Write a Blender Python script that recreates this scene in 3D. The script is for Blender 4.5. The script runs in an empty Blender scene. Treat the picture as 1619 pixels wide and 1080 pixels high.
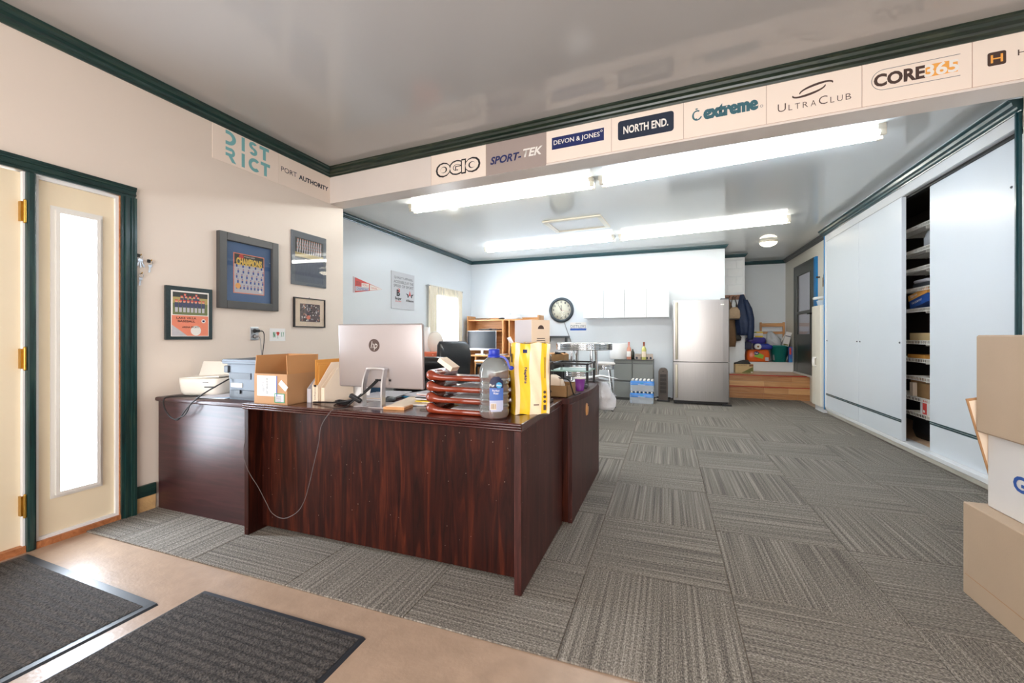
import bpy, bmesh, math, random
from mathutils import Vector, Matrix, noise
random.seed(11)
sc = bpy.context.scene
COL = sc.collection
R = math.radians
PI = math.pi

# ------------------------------------------------------------------ camera
cd = bpy.data.cameras.new('camera')
cam = bpy.data.objects.new('camera', cd); COL.objects.link(cam)
cam.location = (0, 0, 1.10)
cam.rotation_euler = (R(90), 0, R(20.187))
cd.sensor_width = 36.0
cd.lens = 36.0 * 665.0 / 1619.0
cd.shift_y = -8.0 / 1619.0
cd.clip_start = 0.02
sc.camera = cam

# ------------------------------------------------------------------ world, exposure, daylight, fill
sc.view_settings.view_transform = 'Standard'
sc.view_settings.look = 'None'
sc.view_settings.gamma = 1.0
sc.view_settings.use_curve_mapping = False
sc.view_settings.exposure = 0.0
w = bpy.data.worlds.new('sky'); sc.world = w; w.use_nodes = True
bg = w.node_tree.nodes['Background']
bg.inputs[0].default_value = (0.86, 0.93, 1.0, 1)
bg.inputs[1].default_value = 7.0

def area(name, loc, rot, sx, sy, power, col):
    l = bpy.data.lights.new(name, 'AREA'); l.shape = 'RECTANGLE'
    l.size = sx; l.size_y = sy; l.energy = power; l.color = col
    o = bpy.data.objects.new(name, l); COL.objects.link(o)
    o.location = loc; o.rotation_euler = rot
    return o
# warm fill added behind the camera to light the front room
area('front_fill', (-0.5, -2.02, 1.45), (R(90), 0, 0), 3.6, 1.5, 84, (1.0, 0.82, 0.68))
# daylight entering through the glazed side panel and the curtained window
area('door_daylight', (-3.16, 1.366, 1.01), (0, R(-90), 0), 1.45, 0.14, 40, (0.80, 0.90, 1.0))
area('curtain_daylight', (-3.95, 6.88, 1.28), (0, R(-90), 0), 1.1, 0.8, 45, (0.92, 0.96, 1.0))

# ------------------------------------------------------------------ materials
MATS = {}
def newmat(name):
    m = bpy.data.materials.new(name); m.use_nodes = True
    nt = m.node_tree; b = nt.nodes['Principled BSDF']
    MATS[name] = m
    return m, nt, b
def srgb(r, g, b):
    f = lambda v: (v/255/12.92) if v <= 10 else ((v/255+0.055)/1.055)**2.4
    return (f(r), f(g), f(b), 1)
def mat(name, col, rough=0.5, metal=0.0, var=0.08, scale=12.0, bump=0.0, bscale=None, spec=0.5, coat=0.0, trans=0.0, ior=1.45, emit=None, es=0.0, alpha=1.0, stretch=None, croughness=0.1):
    m, nt, b = newmat(name)
    c = srgb(*col)
    N = nt.nodes; L = nt.links
    b.inputs['Roughness'].default_value = rough
    b.inputs['Metallic'].default_value = metal
    b.inputs['Specular IOR Level'].default_value = spec
    b.inputs['Coat Weight'].default_value = coat
    b.inputs['Coat Roughness'].default_value = croughness
    b.inputs['Transmission Weight'].default_value = trans
    b.inputs['IOR'].default_value = ior
    b.inputs['Alpha'].default_value = alpha
    tc = N.new('ShaderNodeTexCoord')
    src = tc.outputs['Object']
    if stretch:
        mp = N.new('ShaderNodeMapping'); mp.inputs['Scale'].default_value = stretch
        L.new(src, mp.inputs['Vector']); src = mp.outputs[0]
    nz = N.new('ShaderNodeTexNoise'); nz.inputs['Scale'].default_value = scale; nz.inputs['Detail'].default_value = 4
    L.new(src, nz.inputs['Vector'])
    mx = N.new('ShaderNodeMix'); mx.data_type = 'RGBA'
    mx.inputs['A'].default_value = tuple(v*(1-var) for v in c[:3])+(1,)
    mx.inputs['B'].default_value = tuple(min(1, v*(1+var)) for v in c[:3])+(1,)
    L.new(nz.outputs['Fac'], mx.inputs['Factor'])
    L.new(mx.outputs['Result'], b.inputs['Base Color'])
    if bump:
        n2 = N.new('ShaderNodeTexNoise'); n2.inputs['Scale'].default_value = bscale or scale*6; n2.inputs['Detail'].default_value = 3
        L.new(src, n2.inputs['Vector'])
        bp = N.new('ShaderNodeBump'); bp.inputs['Strength'].default_value = bump; bp.inputs['Distance'].default_value = 0.01
        L.new(n2.outputs['Fac'], bp.inputs['Height']); L.new(bp.outputs[0], b.inputs['Normal'])
    if emit:
        b.inputs['Emission Color'].default_value = srgb(*emit); b.inputs['Emission Strength'].default_value = es
    return m
def woodmat(name, cols, rough=0.3, stretch=(30, 30, 2), scale=1.0, coat=0.0, spec=0.5, specks=False, dist=1.2, crough=0.12):
    m, nt, b = newmat(name); N = nt.nodes; L = nt.links
    tc = N.new('ShaderNodeTexCoord'); mp = N.new('ShaderNodeMapping'); mp.inputs['Scale'].default_value = stretch
    L.new(tc.outputs['Object'], mp.inputs['Vector'])
    nz = N.new('ShaderNodeTexNoise'); nz.inputs['Scale'].default_value = scale; nz.inputs['Detail'].default_value = 8; nz.inputs['Distortion'].default_value = dist
    nz.inputs['Roughness'].default_value = 0.62
    L.new(mp.outputs[0], nz.inputs['Vector'])
    cr = N.new('ShaderNodeValToRGB'); e = cr.color_ramp.elements
    e[0].position = 0.3; e[0].color = srgb(*cols[0]); e[1].position = 0.72; e[1].color = srgb(*cols[-1])
    if len(cols) > 2:
        k = e.new(0.5); k.color = srgb(*cols[1])
    L.new(nz.outputs['Fac'], cr.inputs['Fac'])
    out = cr.outputs['Color']
    if specks:
        vo = N.new('ShaderNodeTexVoronoi'); vo.inputs['Scale'].default_value = 26
        L.new(tc.outputs['Object'], vo.inputs['Vector'])
        lt = N.new('ShaderNodeMath'); lt.operation = 'LESS_THAN'; lt.inputs[1].default_value = 0.035
        L.new(vo.outputs['Distance'], lt.inputs[0])
        mx = N.new('ShaderNodeMix'); mx.data_type = 'RGBA'; mx.inputs['B'].default_value = srgb(190, 165, 150)
        L.new(lt.outputs[0], mx.inputs['Factor']); L.new(out, mx.inputs['A']); out = mx.outputs['Result']
    L.new(out, b.inputs['Base Color'])
    b.inputs['Roughness'].default_value = rough; b.inputs['Coat Weight'].default_value = coat; b.inputs['Specular IOR Level'].default_value = spec
    b.inputs['Coat Roughness'].default_value = crough
    return m
def panemat(name, tint=(1, 1, 1), gloss=0.08, rough=0.02):
    m, nt, b = newmat(name); N = nt.nodes; L = nt.links
    N.remove(b)
    out = N['Material Output']
    t = N.new('ShaderNodeBsdfTransparent'); t.inputs[0].default_value = tint + (1,)
    g = N.new('ShaderNodeBsdfGlossy'); g.inputs['Roughness'].default_value = rough
    lw_ = N.new('ShaderNodeLayerWeight'); lw_.inputs[0].default_value = 0.5
    pw = N.new('ShaderNodeMath'); pw.operation = 'POWER'; pw.inputs[1].default_value = 5.0
    ad = N.new('ShaderNodeMath'); ad.operation = 'MULTIPLY_ADD'; ad.inputs[1].default_value = 0.9; ad.inputs[2].default_value = gloss / 2
    ad.use_clamp = True
    L.new(lw_.outputs['Facing'], pw.inputs[0]); L.new(pw.outputs[0], ad.inputs[0])
    mx = N.new('ShaderNodeMixShader'); L.new(ad.outputs[0], mx.inputs[0]); L.new(t.outputs[0], mx.inputs[1]); L.new(g.outputs[0], mx.inputs[2])
    L.new(mx.outputs[0], out.inputs[0])
    return m

mat('wall_front', (229, 217, 205), 0.38, var=0.03, scale=2.5, bump=0.03, bscale=40)
mat('wall_back', (226, 232, 236), 0.3, var=0.015, scale=2, bump=0.02, bscale=30)
mat('wall_cream', (226, 222, 210), 0.45, var=0.03, scale=3)
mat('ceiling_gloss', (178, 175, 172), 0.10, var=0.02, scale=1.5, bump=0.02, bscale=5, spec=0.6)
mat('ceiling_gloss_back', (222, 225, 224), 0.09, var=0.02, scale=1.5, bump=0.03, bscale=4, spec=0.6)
mat('beam_paint', (229, 220, 213), 0.35, var=0.04, scale=5)
mat('white_paint', (236, 238, 238), 0.35, var=0.02)
mat('white_gloss', (240, 242, 243), 0.22, var=0.01)
mat('door_laminate', (226, 233, 239), 0.3, var=0.015, scale=2, bump=0.015, bscale=120)
mat('cream_door', (234, 220, 192), 0.42, var=0.05, scale=5, bump=0.03, bscale=60)
mat('vinyl_white', (228, 226, 220), 0.4, var=0.03)
woodmat('green_stain', [(10, 30, 28), (16, 52, 50), (48, 68, 54)], 0.32, (40, 3, 40), 1.0, coat=0.2)
woodmat('green_stain_v', [(10, 30, 28), (16, 54, 54), (48, 72, 60)], 0.32, (50, 50, 3), 1.0, coat=0.2)
woodmat('green_stain_x', [(10, 24, 20), (24, 42, 32), (56, 62, 42)], 0.32, (3, 40, 40), 1.0, coat=0.2)
mat('green_dark', (24, 66, 72), 0.3, var=0.25, scale=20, coat=0.2)
mat('blue_casing', (24, 118, 178), 0.4, var=0.12, scale=15)
mat('brass', (190, 150, 70), 0.3, 0.9, var=0.2, scale=60)
woodmat('sill_wood', [(150, 88, 50), (196, 130, 84)], 0.5, (30, 3, 30), 1.0)
mat('concrete', (166, 142, 122), 0.33, var=0.22, scale=14, bump=0.08, bscale=70)
mat('foundation', (196, 160, 112), 0.85, var=0.35, scale=18, bump=0.4, bscale=50)
mat('outdoor_ground', (170, 176, 165), 0.9, var=0.1, scale=3)
mat('mat_rubber', (46, 50, 56), 0.38, var=0.1, scale=8)
woodmat('mahogany', [(22, 8, 6), (46, 16, 10), (82, 34, 18)], 0.42, (26, 26, 2.2), 1.0, coat=0.04, specks=True, spec=0.22, crough=0.2)
woodmat('mahogany_x', [(42, 17, 15), (70, 29, 23), (92, 42, 33)], 0.24, (2.2, 26, 26), 1.0, coat=0.3)
woodmat('mahogany_y', [(36, 16, 14), (66, 32, 28), (92, 50, 44)], 0.46, (26, 26, 2.2), 1.0, coat=0.05, specks=True, spec=0.3, crough=0.3)
woodmat('mahogany_dull', [(34, 16, 18), (54, 25, 27), (72, 40, 40)], 0.42, (2, 26, 26), 1.0, coat=0.22, crough=0.36)
mat('mahogany_gloss', (62, 26, 24), 0.18, var=0.12, scale=4, coat=0.8)
woodmat('cherry', [(96, 34, 18), (128, 50, 28), (150, 66, 38)], 0.2, (3, 30, 30), 1.0, coat=0.4)
woodmat('oak', [(176, 118, 66), (202, 146, 92), (218, 166, 112)], 0.42, (20, 20, 2), 1.0)
woodmat('oak_x', [(176, 118, 66), (202, 146, 92), (218, 166, 112)], 0.42, (2, 20, 20), 1.0)
woodmat('plank_light', [(186, 136, 88), (206, 158, 108), (220, 178, 130)], 0.3, (2, 30, 30), 1.0)
woodmat('plank_mid', [(168, 116, 72), (192, 142, 94), (206, 160, 112)], 0.3, (2, 30, 30), 1.0)
woodmat('plank_dark', [(152, 100, 62), (178, 126, 82), (194, 146, 100)], 0.3, (2, 30, 30), 1.0)
woodmat('panel_brown', [(110, 66, 40), (140, 88, 54)], 0.4, (30, 30, 2), 1.0)
mat('red_nosing', (186, 62, 46), 0.4, var=0.1)
mat('cardboard', (178, 136, 96), 0.75, var=0.06, scale=14, bump=0.04, bscale=120)
mat('cardboard_in', (184, 134, 86), 0.8, var=0.06, scale=14)
mat('cardboard_grey', (188, 166, 142), 0.75, var=0.05, scale=10, bump=0.05, bscale=100)
mat('cardboard_pale', (196, 180, 168), 0.8, var=0.05)
mat('carton_white', (226, 224, 222), 0.55, var=0.03, scale=10, bump=0.06, bscale=20)
mat('paper', (238, 238, 238), 0.7, var=0.02)
mat('paper_cream', (240, 222, 200), 0.7, var=0.03)
mat('paper_grey', (198, 196, 202), 0.7, var=0.04)
mat('manila', (214, 150, 70), 0.7, var=0.06)
mat('black_plastic', (24, 24, 26), 0.4, var=0.1)
mat('black_rubber', (18, 18, 20), 0.55, var=0.1)
mat('dark_grey', (66, 70, 74), 0.45, var=0.06)
mat('printer_grey', (84, 94, 106), 0.42, var=0.04)
mat('printer_dark', (52, 58, 66), 0.4, var=0.05)
mat('printer_white', (232, 226, 216), 0.4, var=0.02)
mat('aio_silver', (172, 165, 165), 0.34, 0.4, var=0.02, scale=30)
mat('silver', (198, 200, 204), 0.28, 0.9, var=0.03)
mat('chrome', (222, 224, 228), 0.08, 1.0, var=0.02)
mat('steel_brushed', (158, 156, 154), 0.3, 1.0, var=0.07, scale=3, stretch=(40, 40, 1))
mat('fridge_side', (92, 94, 96), 0.5, 0.2, var=0.04)
mat('handle_beige', (186, 178, 160), 0.35, 0.4, var=0.04)
mat('leather', (22, 24, 27), 0.32, var=0.25, scale=60, bump=0.25, bscale=90, coat=0.15)
mat('screen', (38, 44, 52), 0.25, var=0.04)
mat('tray_liner', (150, 160, 170), 0.5, var=0.05)
mat('blue_cap', (30, 52, 170), 0.35, var=0.04)
mat('navy', (26, 40, 96), 0.5, var=0.03)
mat('navy_dark', (30, 42, 62), 0.5, var=0.03)
mat('sign_white', (243, 229, 216), 0.42, var=0.012)
mat('sign_grey', (164, 150, 144), 0.42, var=0.012)
mat('sign_teal', (124, 184, 188), 0.5, var=0.02)
mat('ink_black', (34, 32, 34), 0.5, var=0.02)
mat('ink_brown', (74, 56, 50), 0.5, var=0.02)
mat('ink_line', (176, 140, 120), 0.6, var=0.02)
mat('ink_teal', (60, 104, 116), 0.5, var=0.02)
mat('ink_orange', (240, 172, 84), 0.5, var=0.02)
mat('ink_grey', (110, 112, 118), 0.6, var=0.03)
mat('ink_red', (206, 66, 58), 0.5, var=0.03)
mat('ink_blue', (44, 88, 168), 0.5, var=0.03)
mat('ink_green', (40, 140, 96), 0.5, var=0.03)
mat('ink_white', (240, 236, 230), 0.5, var=0.01)
mat('orange_box', (222, 112, 78), 0.55, var=0.03)
mat('label_blue', (70, 104, 176), 0.45, var=0.06)
mat('label_navy', (24, 30, 66), 0.45, var=0.04)
mat('wrap_blue', (58, 132, 210), 0.3, var=0.15, scale=14, coat=0.2)
mat('label_light', (176, 182, 208), 0.45, var=0.04)
mat('label_cyan', (52, 150, 196), 0.45, var=0.04)
mat('yellow_wrap', (246, 200, 46), 0.3, var=0.06, scale=20, bump=0.15, bscale=25, coat=0.3)
mat('cream_wrap', (244, 222, 190), 0.35, var=0.04, scale=30, bump=0.2, bscale=60, coat=0.2)
mat('plaque_board', (34, 50, 52), 0.3, var=0.5, scale=90, coat=0.3)
mat('frame_grey', (76, 76, 76), 0.4, var=0.06)
mat('mat_blue', (66, 98, 142), 0.6, var=0.02)
mat('salmon', (232, 138, 110), 0.55, var=0.03)
mat('skin_print', (226, 160, 136), 0.6, var=0.1)
mat('field_green', (112, 122, 82), 0.6, var=0.2, scale=30)
mat('field_tan', (178, 160, 104), 0.6, var=0.1, scale=20)
mat('tree_print', (62, 66, 64), 0.6, var=0.35, scale=60)
mat('shirt_print', (74, 80, 104), 0.6, var=0.2, scale=60)
mat('pants_print', (196, 194, 200), 0.6, var=0.12, scale=60)
mat('royal_print', (58, 84, 160), 0.6, var=0.25, scale=60)
mat('gold_print', (232, 196, 90), 0.6, var=0.2, scale=40)
mat('crowd_print', (110, 98, 100), 0.6, var=0.7, scale=160)
mat('slate_print', (88, 98, 116), 0.5, var=0.35, scale=26, stretch=(6, 1, 1))
mat('slate_border', (104, 112, 122), 0.5, var=0.06)
mat('poster_grey', (206, 208, 212), 0.5, var=0.06, scale=10)
mat('clock_face', (240, 236, 214), 0.5, var=0.01)
mat('clock_rim', (62, 70, 76), 0.35, var=0.08)
mat('vinyl_seat', (238, 232, 226), 0.35, var=0.02)
mat('laminate_white', (240, 240, 238), 0.2, var=0.01)
mat('file_grey', (124, 126, 122), 0.45, 0.1, var=0.03)
mat('file_dark', (84, 86, 84), 0.5, 0.1, var=0.03)
mat('heater_bronze', (88, 80, 74), 0.35, 0.4, var=0.05)
mat('heater_grill', (48, 42, 38), 0.5, var=0.1)
mat('jacket_navy', (26, 42, 72), 0.6, var=0.35, scale=18, bump=0.5, bscale=14)
mat('jacket_brown', (112, 84, 58), 0.8, var=0.2, scale=18, bump=0.4, bscale=14)
mat('bag_tan', (168, 144, 116), 0.7, var=0.2, scale=30)
mat('strap_dark', (62, 48, 40), 0.6, var=0.1)
mat('bin_green', (14, 122, 112), 0.4, var=0.08)
mat('pack_blue', (40, 56, 160), 0.3, var=0.3, scale=18, bump=0.3, bscale=20, coat=0.3)
mat('pack_purple', (74, 64, 150), 0.3, var=0.35, scale=18, bump=0.3, bscale=20, coat=0.3)
mat('pack_orange', (236, 104, 38), 0.3, var=0.08, scale=12, bump=0.3, bscale=16, coat=0.3)
mat('pack_lime', (150, 196, 60), 0.4, var=0.1)
mat('pack_yellow', (236, 204, 60), 0.4, var=0.06)
mat('shoe_dark', (58, 56, 54), 0.7, var=0.3, scale=40, bump=0.3)
mat('box_sand', (206, 180, 132), 0.6, var=0.05)
mat('olive', (110, 112, 58), 0.6, var=0.1)
mat('storm_door', (70, 72, 66), 0.35, 0.2, var=0.06)
mat('storm_dark', (44, 48, 42), 0.3, var=0.1)
mat('door_curtain', (206, 208, 226), 0.8, var=0.05, scale=8, stretch=(1, 30, 1))
mat('purple_cup', (118, 46, 140), 0.4, var=0.1)
mat('clear_green', (150, 186, 172), 0.2, var=0.03)
mat('tan_carton', (150, 116, 76), 0.75, var=0.08)
mat('blue_board', (52, 88, 118), 0.6, var=0.2, scale=20)
mat('wire_white', (236, 232, 222), 0.4, var=0.02)
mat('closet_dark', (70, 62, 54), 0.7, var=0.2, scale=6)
mat('cabinet_floor', (204, 170, 136), 0.6, var=0.08)
mat('cord_dim', (88, 78, 76), 0.5, var=0.05)
mat('cord_grey', (150, 146, 146), 0.5, var=0.05)
mat('ivory', (236, 230, 214), 0.4, var=0.02)
mat('rose_wine', (206, 140, 116), 0.12, var=0.05, coat=0.5)
mat('white_wine', (206, 202, 120), 0.12, var=0.05, coat=0.5)
mat('foil_pink', (214, 140, 130), 0.35, 0.3, var=0.04)
mat('foil_copper', (150, 84, 62), 0.35, 0.4, var=0.04)
mat('dark_glass', (40, 44, 36), 0.1, var=0.05, coat=0.5)
mat('curtain', (244, 236, 218), 0.85, var=0.05, scale=30)
mat('tube_glow', (255, 255, 255), 0.4, var=0.0, emit=(226, 240, 255), es=37.0)
mat('tube_glow_warm', (255, 255, 255), 0.4, var=0.0, emit=(252, 249, 238), es=37.0)
mat('dome_glass', (244, 240, 226), 0.3, var=0.01, emit=(255, 240, 214), es=9.0)
mat('assumed_lamp_glow', (255, 240, 220), 0.4, var=0.0, emit=(255, 226, 196), es=6.0)  # glow of the assumed, unseen front room lamp
mat('plastic_film', (236, 240, 244), 0.15, var=0.02, alpha=0.45, bump=0.6, bscale=22)
mat('water_clear', (206, 210, 208), 0.08, var=0.0, trans=0.82, ior=1.33)
mat('bag_white', (236, 238, 242), 0.25, var=0.03, bump=0.8, bscale=20, alpha=0.85)
mat('wrap_grey', (190, 194, 198), 0.25, var=0.08, scale=14, bump=0.8, bscale=24)
mat('bottle_clear', (212, 226, 240), 0.15, var=0.03, alpha=0.6)
mat('foam_white', (244, 244, 242), 0.5, var=0.02, scale=4, stretch=(1, 1, 30))
panemat('pane', (0.97, 0.98, 1.0))
panemat('picture_glass', (0.97, 0.97, 0.97), 0.08)
def sheer():
    m, nt, b = newmat('sheer'); N = nt.nodes; L = nt.links; N.remove(b); out = N['Material Output']
    t = N.new('ShaderNodeBsdfTransparent'); d = N.new('ShaderNodeBsdfTranslucent'); d.inputs[0].default_value = (0.95, 0.92, 0.86, 1)
    mx = N.new('ShaderNodeMixShader'); mx.inputs[0].default_value = 0.55
    L.new(t.outputs[0], mx.inputs[1]); L.new(d.outputs[0], mx.inputs[2]); L.new(mx.outputs[0], out.inputs[0])
sheer()
def carpet():
    m, nt, b = newmat('carpet'); N = nt.nodes; L = nt.links
    tc = N.new('ShaderNodeTexCoord'); oi = N.new('ShaderNodeObjectInfo')
    ad = N.new('ShaderNodeVectorMath'); ad.operation = 'ADD'
    mu = N.new('ShaderNodeVectorMath'); mu.operation = 'SCALE'; mu.inputs[3].default_value = 37.0
    L.new(oi.outputs['Random'], mu.inputs[0]); L.new(tc.outputs['Object'], ad.inputs[0]); L.new(mu.outputs[0], ad.inputs[1])
    m1 = N.new('ShaderNodeMapping'); m1.inputs['Scale'].default_value = (84, 0.8, 0.0); L.new(ad.outputs[0], m1.inputs['Vector'])
    n1 = N.new('ShaderNodeTexNoise'); n1.inputs['Scale'].default_value = 1.0; n1.inputs['Detail'].default_value = 2; L.new(m1.outputs[0], n1.inputs['Vector'])
    m2 = N.new('ShaderNodeMapping'); m2.inputs['Scale'].default_value = (260, 110, 0.0); L.new(ad.outputs[0], m2.inputs['Vector'])
    n2 = N.new('ShaderNodeTexNoise'); n2.inputs['Scale'].default_value = 1.0; n2.inputs['Detail'].default_value = 2; L.new(m2.outputs[0], n2.inputs['Vector'])
    mx = N.new('ShaderNodeMath'); mx.operation = 'MULTIPLY_ADD'; mx.inputs[1].default_value = 0.38; L.new(n1.outputs['Fac'], mx.inputs[0])
    m3 = N.new('ShaderNodeMath'); m3.operation = 'MULTIPLY'; m3.inputs[1].default_value = 0.62; L.new(n2.outputs['Fac'], m3.inputs[0]); L.new(m3.outputs[0], mx.inputs[2])
    cr = N.new('ShaderNodeValToRGB'); e = cr.color_ramp.elements
    e[0].position = 0.36; e[0].color = srgb(72, 69, 65); e[1].position = 0.66; e[1].color = srgb(164, 158, 148)
    k = e.new(0.5); k.color = srgb(115, 109, 101)
    L.new(mx.outputs[0], cr.inputs['Fac']); L.new(cr.outputs['Color'], b.inputs['Base Color'])
    b.inputs['Roughness'].default_value = 0.95; b.inputs['Specular IOR Level'].default_value = 0.15
    bp = N.new('ShaderNodeBump'); bp.inputs['Strength'].default_value = 0.5; bp.inputs['Distance'].default_value = 0.004
    L.new(mx.outputs[0], bp.inputs['Height']); L.new(bp.outputs[0], b.inputs['Normal'])
carpet()
def ribmat():
    m, nt, b = newmat('mat_pile'); N = nt.nodes; L = nt.links
    tc = N.new('ShaderNodeTexCoord')
    n2 = N.new('ShaderNodeTexNoise'); n2.inputs['Scale'].default_value = 150; n2.inputs['Detail'].default_value = 3; L.new(tc.outputs['Object'], n2.inputs['Vector'])
    cr = N.new('ShaderNodeValToRGB'); e = cr.color_ramp.elements
    e[0].position = 0.35; e[0].color = srgb(26, 24, 23); e[1].position = 0.7; e[1].color = srgb(84, 78, 74)
    L.new(n2.outputs['Fac'], cr.inputs['Fac']); L.new(cr.outputs['Color'], b.inputs['Base Color'])
    b.inputs['Roughness'].default_value = 0.9
    bp = N.new('ShaderNodeBump'); bp.inputs['Strength'].default_value = 0.8; bp.inputs['Distance'].default_value = 0.004
    L.new(n2.outputs['Fac'], bp.inputs['Height']); L.new(bp.outputs[0], b.inputs['Normal'])
ribmat()

# ------------------------------------------------------------------ mesh helpers
def catmull(pts, k=5):
    P = [Vector(p) for p in pts]
    if len(P) < 3: return P
    Q = [P[0]*2-P[1]] + P + [P[-1]*2-P[-2]]
    out = []
    for i in range(1, len(Q)-2):
        for j in range(k):
            t = j/k; a, b, c, d = Q[i-1], Q[i], Q[i+1], Q[i+2]
            out.append(0.5*((2*b)+(c-a)*t+(2*a-5*b+4*c-d)*t*t+(3*b-a-3*c+d)*t*t*t))
    out.append(P[-1]); return out
class MB:
    def __init__(s): s.bm = bmesh.new()
    def add(s, verts, faces, mi=0, smooth=False, M=None):
        vs = [s.bm.verts.new((M @ Vector(v)) if M else v) for v in verts]
        for f in faces:
            try:
                fc = s.bm.faces.new([vs[i] for i in f])
                fc.material_index = mi; fc.smooth = smooth
            except ValueError: pass
        return s
    def box(s, x0, x1, y0, y1, z0, z1, mi=0, bev=0, seg=2, M=None, smooth=False):
        v = [(x, y, z) for x in (x0, x1) for y in (y0, y1) for z in (z0, z1)]
        f = [(0, 1, 3, 2), (4, 6, 7, 5), (0, 4, 5, 1), (2, 3, 7, 6), (0, 2, 6, 4), (1, 5, 7, 3)]
        if not bev: return s.add(v, f, mi, smooth, M)
        t = bmesh.new(); vs = [t.verts.new(p) for p in v]
        for q in f: t.faces.new([vs[i] for i in q])
        bmesh.ops.bevel(t, geom=list(t.edges), offset=bev, segments=seg, profile=0.5, affect='EDGES')
        t.verts.index_update()
        s.add([tuple(p.co) for p in t.verts], [[p.index for p in q.verts] for q in t.faces], mi, smooth or seg > 2, M)
        t.free(); return s
    def cbox(s, c, d, mi=0, M=None, **k):
        return s.box(c[0]-d[0]/2, c[0]+d[0]/2, c[1]-d[1]/2, c[1]+d[1]/2, c[2]-d[2]/2, c[2]+d[2]/2, mi, M=M, **k)
    def cyl(s, p0, p1, r0, r1=None, n=14, mi=0, smooth=True, caps=True, M=None):
        r1 = r0 if r1 is None else r1
        p0 = Vector(p0); p1 = Vector(p1); d = (p1-p0).normalized()
        a = d.orthogonal().normalized(); b = d.cross(a)
        v = []
        for p, r in ((p0, r0), (p1, r1)):
            for i in range(n):
                t = 2*PI*i/n; v.append(p+a*(r*math.cos(t))+b*(r*math.sin(t)))
        s.add(v, [(i, (i+1) % n, n+(i+1) % n, n+i) for i in range(n)], mi, smooth, M)
        if caps:
            s.add(v, [list(range(n-1, -1, -1)), list(range(n, 2*n))], mi, False, M)
        return s
    def lathe(s, prof, c=(0, 0, 0), n=24, mi=0, smooth=True, M=None, sx=1, sy=1, caps=True):
        v = []; f = []
        for r, z in prof:
            for i in range(n):
                t = 2*PI*i/n; v.append((c[0]+sx*r*math.cos(t), c[1]+sy*r*math.sin(t), c[2]+z))
        for k in range(len(prof)-1):
            for i in range(n):
                f.append((k*n+i, k*n+(i+1) % n, (k+1)*n+(i+1) % n, (k+1)*n+i))
        s.add(v, f, mi, smooth, M)
        if caps and prof[0][0] > 1e-4: s.add(v[:n], [list(range(n-1, -1, -1))], mi, False, M)
        if caps and prof[-1][0] > 1e-4: s.add(v[-n:], [list(range(n))], mi, False, M)
        return s
    def rings(s, R_, mi=0, smooth=True, caps=True, closed=True, M=None):
        n = len(R_[0]); v = [p for r in R_ for p in r]; f = []
        m = n if closed else n-1
        for k in range(len(R_)-1):
            for i in range(m):
                f.append((k*n+i, k*n+(i+1) % n, (k+1)*n+(i+1) % n, (k+1)*n+i))
        if caps: f += [list(range(n-1, -1, -1)), list(range((len(R_)-1)*n, len(R_)*n))]
        return s.add(v, f, mi, smooth, M)
    def tube(s, pts, r, n=7, mi=0, k=5, M=None, curve=True):
        P = catmull(pts, k) if curve else [Vector(p) for p in pts]
        up = None; RR = []
        for i, p in enumerate(P):
            d = (P[min(i+1, len(P)-1)]-P[max(i-1, 0)])
            if d.length < 1e-9: d = Vector((0, 0, 1))
            d.normalize()
            if up is None: up = d.orthogonal().normalized()
            up = up-d*up.dot(d)
            if up.length < 1e-6: up = d.orthogonal()
            up.normalize(); b = d.cross(up)
            RR.append([p+up*(r*math.cos(2*PI*j/n))+b*(r*math.sin(2*PI*j/n)) for j in range(n)])
        return s.rings(RR, mi, True, True, True, M)
    def prism(s, poly, axis, a, b, mi=0, smooth=False, M=None):
        # poly in the two other axes in cyclic order (x:(y,z)  y:(x,z)  z:(x,y))
        def mk(p, t):
            return {'x': (t, p[0], p[1]), 'y': (p[0], t, p[1]), 'z': (p[0], p[1], t)}[axis]
        n = len(poly); v = [mk(p, a) for p in poly]+[mk(p, b) for p in poly]
        s.add(v, [(i, (i+1) % n, n+(i+1) % n, n+i) for i in range(n)], mi, smooth, M)
        return s.add(v, [list(range(n-1, -1, -1)), list(range(n, 2*n))], mi, False, M)
    def ball(s, c, r, n=14, m=9, mi=0, M=None):
        r = (r, r, r) if not hasattr(r, '__len__') else r
        RR = []
        for k in range(m+1):
            a = PI*k/m; q = max(math.sin(a), 1e-3)
            RR.append([(c[0]+r[0]*q*math.cos(2*PI*i/n), c[1]+r[1]*q*math.sin(2*PI*i/n), c[2]-r[2]*math.cos(a)) for i in range(n)])
        return s.rings(RR, mi, True, True, True, M)
    def jitter(s, amp, sc_=8.0, seed=0):
        for v in s.bm.verts:
            p = v.co*sc_+Vector((seed*3.1, seed*1.7, seed))
            v.co += Vector((noise.noise(p), noise.noise(p+Vector((9, 0, 0))), noise.noise(p+Vector((0, 9, 0)))))*amp
        return s
    def mesh(s, name, mats):
        bmesh.ops.recalc_face_normals(s.bm, faces=list(s.bm.faces))
        me = bpy.data.meshes.new(name); s.bm.to_mesh(me); s.bm.free()
        for m in ([mats] if isinstance(mats, str) else mats): me.materials.append(MATS[m])
        return me
    def build(s, name, mats, parent=None, loc=(0, 0, 0), rot=(0, 0, 0)):
        return link(name, s.mesh(name, mats), parent, loc, rot)
def link(name, me, parent=None, loc=(0, 0, 0), rot=(0, 0, 0)):
    o = bpy.data.objects.new(name, me); COL.objects.link(o)
    o.parent = parent; o.location = loc; o.rotation_euler = rot
    return o
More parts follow.
